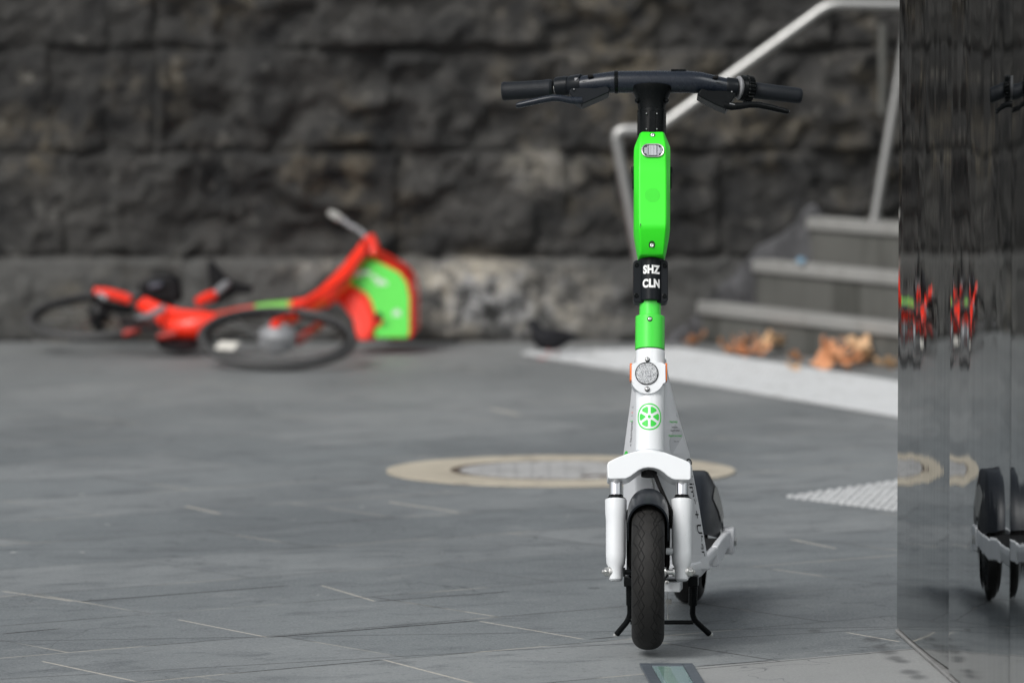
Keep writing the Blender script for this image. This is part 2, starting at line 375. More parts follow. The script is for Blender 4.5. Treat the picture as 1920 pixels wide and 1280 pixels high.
LEAF = [leaf_mat('orange_dry_leaf', (.56, .22, .09), (.74, .40, .22)), leaf_mat('tan_dry_leaf', (.55, .33, .17), (.70, .47, .28)), leaf_mat('brown_dry_leaf', (.26, .11, .045), (.58, .29, .13))]
# ================================================================== SETTING
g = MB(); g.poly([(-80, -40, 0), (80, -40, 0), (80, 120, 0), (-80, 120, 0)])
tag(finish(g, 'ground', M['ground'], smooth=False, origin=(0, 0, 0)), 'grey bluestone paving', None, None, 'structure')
# ---- rock-faced wall
WY = 20.55
def vnoise(x, z, f, seed):
    rs = np.random.RandomState(seed); T = rs.rand(256, 256)
    a = x*f; b = z*f; i = np.floor(a).astype(int); j = np.floor(b).astype(int); u = a-i; v = b-j
    u = u*u*(3-2*u); v = v*v*(3-2*v)
    g = lambda p, q: T[p % 256, q % 256]
    return (g(i, j)*(1-u)+g(i+1, j)*u)*(1-v)+(g(i, j+1)*(1-u)+g(i+1, j+1)*u)*v
def build_wall():
    x0, x1, zt = -6.0, 5.5, 3.3; st = .0135
    nx = int((x1-x0)/st); nz = int(zt/st)
    gx, gz = np.meshgrid(np.linspace(x0, x1, nx), np.linspace(0, zt, nz))
    zs = [0, .305, .685, 1.055, 1.43, 1.80, 2.2, 2.6, 3.0, 3.4]
    pxj = {0: (-150, 235, 560, 830, 1015, 1230, 1500), 1: (-160, 118, 205, 420, 745, 1060, 1350, 1640), 2: (-120, 95, 200, 293, 728, 1045, 1370, 1660), 3: (-200, 95, 205, 293, 592, 930, 1240, 1560)}
    wx = gx + .012*(vnoise(gx, gz, 9, 1)-.5)*2; wz = gz + .012*(vnoise(gx, gz, 9, 2)-.5)*2
    edge = np.full(gx.shape, 9.0); bid = np.zeros(gx.shape, int)
    rs = np.random.RandomState(7)
    for r in range(len(zs)-1):
        if r in pxj: js = [(p-960)/520 for p in pxj[r]]
        else: js = [0.15*r]
        while js[0] > x0-1: js.insert(0, js[0]-rs.uniform(.45, .85))
        while js[-1] < x1+1: js.append(js[-1]+rs.uniform(.45, .85))
        inr = (wz >= zs[r]) & (wz < zs[r+1]); js = np.array(js)
        k = np.clip(np.searchsorted(js, wx)-1, 0, len(js)-2)
        strong = lambda q: np.abs(js[q]-(293-960)/520) < .02
        dl = wx-js[k]+np.where(strong(k), 0, .009); dr = js[k+1]-wx+np.where(strong(k+1), 0, .009)
        d = np.minimum(np.minimum(dl, dr), np.minimum(wz-zs[r], zs[r+1]-wz))
        edge = np.where(inr, d, edge); bid = np.where(inr, r*100+k, bid)
    T = rs.rand(2000); off = T[bid % 2000]*37
    m = np.clip(edge/.022, 0, 1); m = m*m*(3-2*m)
    rough = np.zeros(gx.shape); amp = 1.0; f = 3.1
    ox = gx+.16*(vnoise(gx, gz, 5.5, 51)-.5)+.05*(vnoise(gx, gz, 17, 52)-.5); oz = gz+.16*(vnoise(gx, gz, 5.5, 53)-.5)+.05*(vnoise(gx, gz, 17, 54)-.5)+.22*gx*(T[(bid*5+1) % 2000]-.5)
    for o_ in range(5):
        n_ = vnoise(ox+off, oz*1.5+off*.7, f, 10+o_); rough += amp*(1-np.abs(2*n_-1) if o_ < 2 else n_); amp *= .52; f *= 2.05
    rough = rough/2.0
    low = np.where(bid < 100, .55, 1.0)           # the bottom course is dressed flatter and stands proud
    left = np.where(gx < (293-960)/520, .55, 1.0)
    h = m*(.016+.016*T[(bid*7+3) % 2000]*left) + (.35+.65*m)*.165*(rough-.5)*low*left + np.where(bid < 100, .035, 0)
    h = h + .012*(vnoise(gx, gz, 40, 33)-.5)
    joint = np.clip(1-edge/.018, 0, 1)
    co = np.stack([gx, WY-h, gz], -1).reshape(-1, 3)
    ii = np.arange(nx*nz).reshape(nz, nx)
    q = np.stack([ii[:-1, :-1], ii[:-1, 1:], ii[1:, 1:], ii[1:, :-1]], -1).reshape(-1, 4)
    # back and top shell so that the wall has its thickness
    back = [(x0, WY+.6, 0), (x1, WY+.6, 0), (x1, WY+.6, zt), (x0, WY+.6, zt)]
    nb = len(co); co = np.vstack([co, np.array(back)])
    faces = q.tolist(); top = ii[-1].tolist(); faces.append([nb+3, nb+2]+top[::-1])
    faces.append([nb, nb+3]+ii[::-1, 0].tolist()); faces.append([nb+2, nb+1]+ii[:, -1].tolist()); faces.append([nb+1, nb+2, nb+3, nb])
    me = bpy.data.meshes.new('stone_wall'); me.from_pydata(co.tolist(), [], faces)
    a = me.attributes.new('joint', 'FLOAT', 'POINT'); a.data.foreach_set('value', np.concatenate([joint.reshape(-1), np.zeros(4)]).astype(np.float32))
    me.materials.append(M['stone'])
    me.polygons.foreach_set('use_smooth', np.ones(len(me.polygons), bool))
    o = bpy.data.objects.new('stone_wall', me); COL.objects.link(o)
    tag(o, 'dark rock-faced bluestone wall behind the fallen bicycle and the steps', 'wall')
build_wall()
# ---- steps
ND = Vector((.40, -.915, 0)).normalized()          # nosing direction, towards the camera
stairs = thing('stone_steps', at(1310, 640, 20.3), 'grey stone steps with pale worn edges rising towards the right below the handrail', 'steps')
def step(k, pxl, pyl, zb, zt, nd):
    Y0 = 20.47; a = at(pxl, pyl, Y0); a.z = 0
    b = a + nd*3.2; fr = Vector((nd.y, -nd.x, 0))*-1   # pointing right/back
    if fr.x < 0: fr = -fr
    nos = .038
    mb = MB(); p = [a+fr*.012, b+fr*.012, b+fr*3.0, Vector((a.x+4.0, 20.75, 0)), Vector((a.x+.01, 20.75, 0))]
    mb.prism([q+Vector((0, 0, zb)) for q in p], (0, 0, zt-.045-zb)); finish(mb, 'step', M['step'], stairs, False, .004, 1)
    e = MB(); p = [a, b, b+fr*3.0, Vector((a.x+4.0, 20.75, 0)), Vector((a.x, 20.75, 0))]
    e.prism([q+Vector((0, 0, zt-.045)) for q in p], (0, 0, .033)); finish(e, 'tread', M['step'], stairs, False, .004, 1)
    n = MB(); n.prism([q+Vector((0, 0, zt-.0449)) for q in (a-fr*.004, b-fr*.004, b+fr*.075, a+fr*.075)], (0, 0, .0449)); finish(n, 'nosing', M['nosing'], stairs, False, .006, 2)
step(1, 1308, 563, 0, .150, Vector((.435, -.90, 0)).normalized())
step(2, 1408, 483, .105, .302, Vector((.455, -.89, 0)).normalized())
step(3, 1512, 403, .257, .455, Vector((.475, -.88, 0)).normalized())
# rough grey mortar haunch that closes the stairs against the wall
hb = MB()
hp = [at(1240, 650, 20.47), at(1330, 560, 20.47), at(1420, 470, 20.47), at(1500, 405, 20.47), at(1530, 385, 20.47), at(1560, 420, 20.47), at(1560, 650, 20.47)]
hb.prism(hp, (0, .25, 0))
bmesh.ops.triangulate(hb.bm, faces=hb.bm.faces[:])
for _ in range(5): bmesh.ops.subdivide_edges(hb.bm, edges=[e for e in hb.bm.edges if e.calc_length() > .03], cuts=1); bmesh.ops.triangulate(hb.bm, faces=hb.bm.faces[:])
for v in hb.bm.verts:
    q = mnoise.noise_vector(v.co*9)*.022+mnoise.noise_vector(v.co*26)*.010; v.co += Vector((q.x, q.y*1.2-.004, q.z))
finish(hb, 'haunch', concrete('grey_mortar', (.06, .06, .065), (.15, .15, .155), (.03, .03, .03), False, .8), stairs, True, angle=180)
# ---- handrail
hr = thing('handrail', at(1229, 640, 20.15), 'brushed steel handrail rising beside the steps with slanted posts', 'handrail')
def arc(pts, r, n=6):
    out = [Vector(pts[0])]
    for a, b, c in zip(pts, pts[1:], pts[2:]):
        a, b, c = Vector(a), Vector(b), Vector(c); p = b+(a-b).normalized()*r; q = b+(c-b).normalized()*r
        for k in range(n+1):
            t = k/n; out.append(p*(1-t)**2+b*2*t*(1-t)+q*t*t)
    out.append(Vector(pts[-1])); return out
HY = 20.12
rp = arc([at(1228, 642, HY), at(1152, 244, HY), at(1232, 243, HY), at(1556, 8, HY), at(1760, 12, HY), at(2100, 14, HY), at(2112, 412, HY)], .045)
rb = MB().tube(rp, .0225, 14); finish(rb, 'rail', M['rail'], hr)
pb = MB().tube([at(1640, 412, HY), at(1700, 60, HY), at(1706, 12, HY)], .019, 14); finish(pb, 'post', M['rail'], hr)
pb = MB().tube([at(1640, 416, HY), at(1640, 406, HY)], .032, 14); finish(pb, 'post_foot', M['rail'], hr)
wb = MB().tube([at(1655, 45, 20.47), at(1655, 215, 20.47)], .014, 10); finish(wb, 'wall_bracket', M['step'], hr)
# ---- white tactile tiles along the foot of the steps
TD = Vector((.373, -.928, 0)).normalized(); TR = Vector((-TD.y, TD.x, 0))
def tile_mesh(sz=.30):
    mb = MB(); h = sz/2-.0015
    mb.prism([(-h, -h, 0.004), (h, -h, .004), (h, h, .004), (-h, h, .004)], (0, 0, .008))
    for i in range(6):
        for j in range(6):
            x = (i-2.5)*.05; y = (j-2.5)*.05
            mb.lathe((x, y, .012), (0, 0, 1), ((-.002, .0175), (.003, .0165), (.005, .012)), 10)
    return mb
first = None
A0 = ground(1064, 681)
for i in range(-1, 10):
    for j in range(2):
        c = A0 + TD*(.15+.30*i-.12) + TR*(.15+.30*j)
        if c.y > 20.42: continue
        if first is None:
            first = finish(tile_mesh(), 'tactile_tile', M['tactile'], smooth=False, origin=(0, 0, 0)); o = first
        else:
            o = first.copy(); COL.objects.link(o)
        o.location = (c.x, c.y, 0); o.rotation_euler = (0, 0, math.atan2(TD.y, TD.x))
        tag(o, 'white studded tactile tile in the pale strip running along the foot of the steps', 'tactile tile', 'white tactile tiles below the steps')
# ---- single studs in the paving
ap = ground(1484, 932); dA = (ground(1680, 904)-ground(1484, 932)).normalized(); dB = (ground(1680, 957)-ground(1484, 932)).normalized()
stud = None
for i in range(12):
    for j in range(16):
        c = ap + dA*(.048*i+random.uniform(-.0015, .0015)) + dB*(.0305*j+random.uniform(-.0015, .0015))
        px = 960+c.x/c.y*FPX
        if px > 1690: continue
        if stud is None:
            mb = MB(); mb.lathe((0, 0, 0), (0, 0, 1), ((0.0, .0112), (.004, .0108), (.0065, .0075)), 18)
            stud = finish(mb, 'tactile_stud', M['stud'], origin=(0, 0, 0)); o = stud
        else: o = stud.copy(); COL.objects.link(o)
        o.location = (c.x, c.y, 0)
        tag(o, 'pale round tactile stud in the triangular patch on the paving beside the mirrored pillar', 'stud', 'tactile studs beside the pillar')
# ---- manhole
mc = Vector((.131, ground(1052, 884).y, 0))
mh = thing('manhole', mc, 'round grey manhole lid in a wide cream concrete ring on the paving', 'manhole')
def annulus(r0, r1, z0, z1, n=96):
    mb = MB(); rings = []
    for r, z in ((r0, z0), (r0, z1), (r1, z1), (r1, z0)):
        rings.append([mc+Vector((math.cos(2*math.pi*k/n)*r, math.sin(2*math.pi*k/n)*r, z)) for k in range(n)])
    mb.loft(rings, cap=False); return mb
finish(annulus(.297, .468, .001, .005), 'ring', M['ring'], mh)
finish(annulus(.272, .2965, .001, .0045), 'rim', M['rust'], mh)
mb = MB(); mb.lathe(mc+Vector((0, 0, .001)), (0, 0, 1), ((0, .271), (.0042, .271)), 80)
for k in range(11):
    x = (k-5)*.045; L = math.sqrt(max(.0, .25**2-x*x))
    if L > .03: mb.box(mc+Vector((x, 0, .0062)), (.012, 0, 0), (0, L, 0), (0, 0, .0012))
finish(mb, 'lid', M['lid'], mh)
mb = MB(); mb.box(mc+Vector((.10, -.19, .006)), (.05, 0, 0), (0, .012, 0), (0, 0, .0022)); finish(mb, 'lifting_slot', M['rust'], mh, False)
# ---- glass floor light set in the paving near the scooter
fl = thing('floor_light', ground(1255, 1265), 'teal glass floor panel in a dark metal frame set in the paving before the scooter', 'floor light')
a = ground(1199, 1248); b = ground(1299, 1248); dl = Vector((.045, -1, 0)).normalized(); wv = (b-a)
def quad(u0, u1, v0, v1, z0, z1):
    p = [a+wv*u+dl*v+Vector((0, 0, z0)) for u, v in ((u0, v0), (u1, v0), (u1, v1), (u0, v1))]
    return MB().prism(p, (0, 0, z1-z0))
for q in ((0, .2, .035, .75), (.8, 1, .035, .75), (.205, .795, 0, .035), (.0, .2, 0, .033), (.8, 1, 0, .033)):
    finish(quad(*q, .001, .006), 'frame_bar', M['dark_metal'], fl, False, .001, 1)
finish(quad(.21, .79, .037, .75, .001, .0045), 'glass_pane', M['glass'], fl, False)
finish(quad(.30, .52, .045, .75, .0046, .0052), 'lamp_strip', mat('green_tinted_glass', (.26, .42, .36), .15, coat=.5), fl, False)
# ================================================================== STEEL PILLAR (three bowed mirror panels in view)
E0 = Vector((.7925, 11.52, 0)); PD = Vector((.065, -1, 0)).normalized(); PN = Vector((-PD.y, PD.x, 0))*-1
if PN.x > 0: PN = -PN
pil = thing('steel_clad_pillar', E0, 'tall pillar clad in bowed mirror-polished steel panels standing right of the scooter', 'pillar')
def panel(s0, s1, sag, asym, seed, H=3.2):
    nu, nv = 56, 90; mb = MB(); rows = []
    for j in range(nv+1):
        z = .012 + (H-.012)*(j/nv)**1.25; row = []
        for i in range(nu+1):
            u = i/nu; s = s0+(s1-s0)*u
            b = 4*sag*u*(1-u) + (asym*(1-u) if asym > 0 else asym*u)
            k_ = min(1, max(0, (z-.42)/.12)); wv_ = (.0005+.0022*k_*k_*(3-2*k_))*mnoise.noise(Vector((u*2.7+seed*7, z*1.5, seed)))*min(1, 6*u*(1-u)+.1)
            wv_ += .00035*mnoise.noise(Vector((u*5+seed*3, z*9, seed+5)))*min(1, 6*u*(1-u))
            row.append(E0+PD*s+PN*(b+wv_)+Vector((0, 0, z)))
        rows.append(row)
    R = mb.loft(rows, cap=False, closed=False)
    # folded returns give the sheet its thickness
    mb.loft([rows[0], [p-PN*.05 for p in rows[0]]], cap=False, closed=False)
    for col in (0, -1):
        mb.loft([[r[col] for r in rows], [r[col]-PN*.05 for r in rows]], cap=False, closed=False)
    return finish(mb, 'panel', M['mirror'], pil, angle=60)
PANELS = ((0, .742, .0050, .009, 1), (.746, 1.442, .0052, .009, 2), (1.446, 2.15, .002, -.022, 3), (2.154, 2.9, .006, 0, 4))
for p_ in PANELS: panel(*p_)
core = MB(); core.prism([E0+PD*.01-PN*.04, E0+PD*2.9-PN*.04, E0+PD*2.9-PN*1.2, E0+PD*.01-PN*1.2], (0, 0, 3.18)); finish(core, 'core', M['seam'], pil, False)
sk = MB(); sk.prism([E0+PD*.004+PN*.0135, E0+PD*2.9+PN*.016, E0+PD*2.9-PN*.004, E0+PD*.004-PN*.004], (0, 0, .0075)); finish(sk, 'base_strip', concrete('grey_sealant', (.16, .16, .16), (.30, .30, .295), (.09, .09, .085), False), pil, False, .002, 1)
# ================================================================== SCOOTER
sc = thing('electric_scooter', at(1225, 1190, 11.40)*1.0, 'white electric scooter with neon green stem parked facing the camera', 'scooter')
sc.location.z = 0
A_ = S(1215, 1075); B_ = S(1222, 155); AX = (B_-A_).normalized()
FN = Vector((0, -1, 0)); FN = (FN-AX*FN.dot(AX)).normalized()    # straight out of the front of the stem
RX = AX.cross(FN).normalized()
if RX.x < 0: RX = -RX
def stem_lathe(xc, ylist, name, m, parent, n=48, smooth=True):
    """ylist: (photo row, half width in photo px)"""
    mb = MB(); rings = []
    for y, hw in ylist:
        c = S(xc if not callable(xc) else xc(y), y); r = hw*axisY(y)/FPX
        rings.append([c+(RX*math.cos(2*math.pi*k/n)+FN*math.sin(2*math.pi*k/n))*r for k in range(n)])
    mb.loft(rings); return finish(mb, name, m, parent, smooth)
xs = lambda y: 1222.5 - 5.5*(y-155)/700          # stem axis column
def screw(px, py, r, o, parent, m=None, dark=True, name='screw'):
    c = S(px, py, o); s = r*PXM; mb = MB()
    mb.lathe(c-FN*.002, FN, ((0, s), (.0027, s), (.0027, s*.72), (.0010, s*.70)), 20)
    o_ = finish(mb, name, M['black'], parent)
    if parent.parent is None or parent.parent.parent is None:
        mb = MB(); mb.lathe(c-FN*.002, FN, ((0, s*.69), (.0024, s*.69), (.0029, s*.5), (.0029, s*.30), (.0015, s*.26)), 20)
        bmx = mb.bm; me_ = o_.data; bm2 = bmesh.new(); bm2.from_mesh(me_); n0 = len(bm2.faces); off_ = root_loc(o_)
        for v in bmx.verts: v.co -= off_
        tmp = bpy.data.meshes.new('screw_head'); bmx.to_mesh(tmp); bmx.free(); bm2.from_mesh(tmp); bpy.data.meshes.remove(tmp)
        bm2.faces.ensure_lookup_table()
        for f in bm2.faces[n0:]: f.material_index = 1
        for f in bm2.faces: f.smooth = True
        bm2.to_mesh(me_); bm2.free(); me_.materials.append(m or M['screw'])
        try: me_.set_sharp_from_angle(angle=math.radians(35))
        except Exception: pass
    return o_
# ---- stem
stem_lathe(xs, ((598, 20.5), (480, 20.5)), 'stem_tube', M['green_gloss'], sc)
col = stem_lathe(xs, ((656, 27), (655.2, 28), (594.8, 28), (594, 27.2), (593.6, 21)), 'stem_collar', M['green_gloss'], sc)
screw(1218.5, 598, 4.6, -.0302, col)
stem_lathe(xs, ((661, 25.5), (652, 25.5)), 'seal', M['black'], sc)
# ---- handlebar
hb = thing  # (name kept free)
def bar(pts, n=28, flat=1.0): return MB().tube([S(x, y, o) for x, y, r, o in pts], [r*PXM for x, y, r, o in pts], n, flat)
main = bar([(1076, 163.5, 16.5, .018), (1094, 160, 18, .012), (1120, 157, 19, .006), (1146, 154.6, 20.3, .001), (1156, 154.2, 20.8, 0), (1230, 153.8, 21, 0), (1290, 154, 21, 0), (1312, 155.5, 20.5, .002), (1335, 159.5, 19, .007), (1358, 163.5, 17.5, .013), (1376, 166, 16, .018)])
hbar = finish(main, 'handlebar', M['graphite'], sc)
mb = bar([(1152.5, 154.4, 21.3, .0005), (1153, 154.4, 21.9, .0005), (1158, 154.2, 21.9, 0), (1158.5, 154.2, 21.3, 0)]); finish(mb, 'joint_ring', M['black'], hbar)
mb = MB(); mb.box(S(1272, 133.4, .0), RX*(14*PXM), FN*.008, AX*(1.8*PXM)); finish(mb, 'top_plate', M['black'], hbar, True, .0008)
for (x, y) in ((1107, 143.2), (1341.5, 145.5)):
    mb = MB(); mb.tube([S(x-5, y+.4, -.013), S(x+5, y-.4, -.013)], 3.2*PXM, 10); finish(mb, 'bolt_recess', M['black_matt'], hbar)
for (x0, y0, x1, y1) in ((1092, 153.5, 1131, 149.2), (1321, 151.5, 1362, 157)):
    mb = MB(); mb.tube([S(x0, y0, -.0195+.012), S(x1, y1, -.0195+.004)], .5*PXM, 6); mb.lathe(S(x1 if x0 < 1200 else x0, y1 if x0 < 1200 else y0, -.0195+.004), FN, ((-.001, 1.5*PXM), (.0008, 1.5*PXM)), 10); finish(mb, 'cable_slot', M['black_matt'], hbar)
# left grip side
mb = bar([(1040, 166.6, 8, .03), (1078, 163.5, 8, .018)]); finish(mb, 'bar_end', M['steel'], hbar)
mb = bar([(1042.5, 163.5, 17, .03), (1044, 163.3, 18.4, .0295), (1060, 161.4, 18.6, .024), (1066, 160.8, 18, .022), (1068, 160.8, 15, .021)]); finish(mb, 'twist_collar', M['graphite_matt'], hbar)
mb = bar([(1070, 160.8, 17.5, .021), (1071, 160.8, 19, .02), (1091, 158.4, 19.8, .014), (1092, 158.3, 18, .013)]); cl = finish(mb, 'lever_clamp', M['graphite_matt'], hbar)
mb = MB(); mb.box(S(1081.5, 149.5, -.002), RX*(4.2*PXM), AX*(3.0*PXM), FN*.002); finish(mb, 'clamp_window', M['silver'], hbar, True, .0006)
mb = bar([(941.5, 171.6, 15, .052), (942.5, 171.6, 17, .052), (946, 171.3, 18.2, .051), (948, 171.2, 18.2, .051), (949, 171.1, 17.4, .05), (985, 169.2, 17.2, .043), (1020, 167, 17.0, .035), (1026, 166.6, 18.0, .034), (1033, 166.2, 18.0, .032), (1037, 166, 15, .031)]); finish(mb, 'grip', M['rubber_grip'], hbar)
# right grip side
mb = bar([(1372, 166.2, 9, .018), (1420, 171.5, 9, .034)]); finish(mb, 'bar_end', M['black'], hbar)
mb = bar([(1362, 163.6, 17, .013), (1363, 163.6, 18.8, .013), (1380, 165.3, 18.4, .018), (1381, 165.4, 16, .018)]); finish(mb, 'lever_clamp', M['graphite_matt'], hbar)
mb = bar([(1382, 165, 20, .019), (1383.5, 165, 22.5, .0195), (1386.5, 165.2, 22.5, .02), (1387.5, 165.3, 20, .0205)]); finish(mb, 'bell_ring', M['silver'], hbar)
# knurled twist bell
mb = MB(); c0 = S(1388, 165.2, .021); c1 = S(1412, 168.4, .031); ax = (c1-c0).normalized(); u = (AX-ax*AX.dot(ax)).normalized(); v = ax.cross(u); L = (c1-c0).length
rings = []
for d, r in ((0, 21), (.001, 24.5), (L*.30, 24.8), (L*.34, 23), (L*.42, 26.2), (L*.84, 25.4), (L*.9, 22), (L, 18)):
    rings.append([c0+ax*d+(u*math.cos(2*math.pi*k/88)+v*math.sin(2*math.pi*k/88))*(r-(2.1 if (k % 4 in (0, 1) and L*.4 < d < L*.87) else 0))*PXM for k in range(88)])
mb.loft(rings); finish(mb, 'bell', M['black'], hbar, True, angle=25)
mb = bar([(1411, 169.4, 14, .032), (1414, 169.6, 15.6, .033), (1455, 174.6, 15.2, .042), (1494, 179.3, 15.2, .051), (1500, 180, 14.5, .0525), (1502.5, 180.3, 12.5, .053)]); finish(mb, 'grip', M['rubber_grip'], hbar)
# lever housings and levers
def housing(out, o0, depth):
    mb = MB(); mb.prism([S(x, y, o0) for x, y in out], -FN*depth); return mb
finish(housing([(1067, 171.5), (1071, 166), (1090, 164.5), (1117, 165.2), (1137, 161.2), (1143, 167), (1142.5, 173), (1118, 184), (1091, 195.5), (1079, 188), (1069.5, 178)], -.026, .045), 'brake_housing', M['graphite_matt'], hbar, True, .0018)
finish(housing([(1307, 177.5), (1315.5, 166), (1330, 170), (1362, 170), (1380, 175), (1374, 187), (1361.5, 204.5), (1344, 197.5), (1318, 184.5)], -.026, .045), 'brake_housing', M['black'], hbar, True, .0018)
def lever(pts, m):
    mb = MB(); rings = []; P = [S(x, y, o) for x, y, h, o in pts]
    for i, (x, y, h, o) in enumerate(pts):
        t = (P[min(i+1, len(P)-1)]-P[max(i-1, 0)]).normalized(); n = FN.cross(t).normalized()
        hh = h*PXM*1.18; ww = .0085
        rings.append([P[i]+n*(math.cos(a)*hh)+FN*(math.sin(a)*ww) for a in [2*math.pi*k/14 for k in range(14)]])
    mb.loft(rings); return mb
finish(lever([(1092, 188.5, 6.5, -.02), (1080, 189, 6.3, -.021), (1066, 188, 5.8, -.022), (1050, 184.6, 5.4, -.022), (1036, 184, 5.6, -.021), (1015, 188, 5.4, -.018), (990, 193.5, 5.0, -.012), (972, 197.6, 4.4, -.008), (967.5, 198.8, 3, -.007)], M['graphite']), 'brake_lever', M['graphite'], hbar)
lv = finish(lever([(1358, 197, 6.5, -.02), (1372, 200, 6.4, -.021), (1388, 199, 5.6, -.022), (1405, 196.6, 5.2, -.022), (1422, 197, 5.2, -.02), (1445, 202, 5, -.015), (1468, 207.6, 4.5, -.009), (1477, 210.2, 4, -.007), (1479.5, 211, 2.6, -.0065)], M['black']), 'brake_lever', M['black'], hbar)
mb = MB(); mb.lathe(S(1478, 208.8, -.012), RX, ((-.002, .001), (0, .0022), (.002, .0018), (.003, .0005)), 12); finish(mb, 'worn_tip', M['silver'], hbar)
mb = MB(); mb.tube([S(1368, 194.5, -.028), S(1378, 196.5, -.029)], [2.0*PXM, 1.2*PXM], 10, .7); finish(mb, 'pivot_scuff', M['silver'], hbar)
for x, y in ((1372, 172.3), (1076, 167.6)): screw(x, y, 2.2, -.028, hbar)
# ---- neck under the bar, clamp
st = stem_lathe(xs, ((214, 25), (206, 25.5), (196, 27), (188, 29.5), (182, 32), (176, 35), (170, 38), (165, 39)), 'bar_stem', M['black'], sc)
for x in (1194, 1250):
    mb = MB(); mb.lathe(S(x, 189.5, -.012), FN, ((-.006, 4*PXM), (.004, 4*PXM), (.006, 2.6*PXM)), 14); finish(mb, 'stem_bolt', M['black'], st)
clamp = stem_lathe(xs, ((255.5, 26), (254.5, 27.3), (250, 27.3), (249.6, 27), (214, 27), (213.6, 27.3), (208.5, 27.3), (207.5, 26)), 'stem_clamp', M['black'], sc)
mb = MB(); mb.box(S(1223, 232, -.0277), RX*(6*PXM), AX*(23.5*PXM), FN*.003); finish(mb, 'clamp_slot', M['black'], clamp, True, .001)
for x, y in ((1212, 213), (1231.5, 213), (1212, 242), (1231.5, 242)): screw(x, y, 2.2, -.0300, clamp)
stem_lathe(xs, ((262, 22), (252, 22), (249, 20)), 'neck_ring', M['green'], sc)
# ---- green battery housing
def pack():
    mb = MB(); rings = []
    # row, outer half width, face half width, front offset of face, front offset of side edge
    for y, wo, wi, f, e in ((253.6, 23.0, 19.5, .029, .020), (258, 24.5, 20.5, .033, .021), (271, 29.8, 22.5, .041, .024), (282, 33.6, 24.0, .0455, .027), (290, 34.0, 24.6, .047, .029), (312, 34.0, 25.0, .0480, .031), (322, 33.9, 25.2, .0485, .032), (331, 33.9, 25.3, .0500, .033), (342, 33.8, 25.4, .0535, .035), (380, 33.7, 25.4, .0635, .043), (420, 33.6, 25.3, .073, .050), (436, 33.5, 25.0, .0765, .052), (441, 33.4, 24.8, .0765, .052), (447, 32.6, 24.4, .0745, .050), (470, 28.4, 22.6, .060, .040), (485, 25.0, 21.5, .050, .030), (488, 24.0, 20.5, .046, .026)):
        xc = 1222.4-(y-254)*.004
        def P(dx, f_): return S(xc+dx, y, 0)+FN*f_
        e2 = (f+e)/2+.0015
        rings.append([P(-wi, f), P(0, f), P(wi, f), P(wo*.99, e), P(wo, e-.012), P(wo, -.012), P(wi, -.032), P(-wi, -.032), P(-wo, -.012), P(-wo, e-.012), P(-wo*.99, e)])
    mb.loft(rings); return finish(mb, 'battery_housing', M['green'], sc, True, .0022, 3, angle=22)
pk = pack()
for s_ in (-1, 1):
    mb = MB(); mb.tube([S(1222.4+s_*(33.9 if 285 < y < 440 else 33.0), y, -.0) for y in (286, 320, 360, 400, 438)], .5*PXM, 6); finish(mb, 'parting_line', M['black'], pk)
def capsule(cx, cy, hw, hh, n=14):
    out = []
    for k in range(n+1): a = -math.pi/2+math.pi*k/n; out.append((cx+hw-hh+math.cos(a)*hh, cy+math.sin(a)*hh))
    for k in range(n+1): a = math.pi/2+math.pi*k/n; out.append((cx-hw+hh+math.cos(a)*hh, cy+math.sin(a)*hh))
    return out
def on_pack(x, y, d=0.0):
    tab = ((253.6, .029), (258, .033), (271, .041), (282, .0455), (290, .047), (312, .048), (322, .0485), (331, .05), (342, .0535), (380, .0635), (420, .073), (436, .0765), (441, .0765), (470, .060), (488, .046))
    for (a, fa), (b, fb) in zip(tab, tab[1:]):
        if a <= y <= b: return S(x, y, 0)+FN*(fa+(fb-fa)*(y-a)/(b-a)+d)
    return S(x, y)+FN*(.05+d)
hl = MB(); rings = []
for hw, hh, d in ((21.5, 13, .0005), (21.5, 13, .003), (20.8, 12.3, .0036), (19.4, 10.9, .003), (19.2, 10.7, .0010)):
    rings.append([on_pack(x, y, d) for x, y in capsule(1222.5, 293, hw, hh)])
hl.loft(rings, cap=False); hlo = finish(hl, 'headlight', M['steel'], pk)
hl = MB(); q = [on_pack(x, y, .0011) for x, y in capsule(1222.5, 293, 19.3, 10.8)]; hl.poly(q)
finish(hl, 'headlight_back', mat('lamp_reflector_backing', (.07, .075, .08), .2, .6), pk)
hl = MB(); random.seed(11)
for k in range(13):
    x = 1222.5+(k-6)*2.75; hgt = 9.5 if abs(k-6) < 5 else 6
    if abs(k-6) <= 2:
        for (ya, yb, dd) in ((293-hgt, 289, .0022), (289, 298, .0016), (298, 293+hgt, .0026)):
            hl.prism([on_pack(x-1.1, ya, .0012), on_pack(x+1.1, ya, .0012), on_pack(x+1.1, yb, .0012), on_pack(x-1.1, yb, .0012)], FN*dd*(.6+.8*random.random()))
    else:
        r_ = [on_pack(x-1.2, 293-hgt, .0012), on_pack(x+1.2, 293-hgt, .0012), on_pack(x+1.2, 293+hgt, .0012), on_pack(x-1.2, 293+hgt, .0012)]
        a_ = [(r_[0]+r_[1])/2+FN*.0024, (r_[2]+r_[3])/2+FN*.0024]
        vs = [hl.bm.verts.new(p) for p in r_+a_]
        for f in ((0, 1, 4), (2, 3, 5), (1, 2, 5, 4), (3, 0, 4, 5)): hl.face([vs[i] for i in f])
finish(hl, 'headlight_facets', M['chrome'], pk, False)
sg = MB()
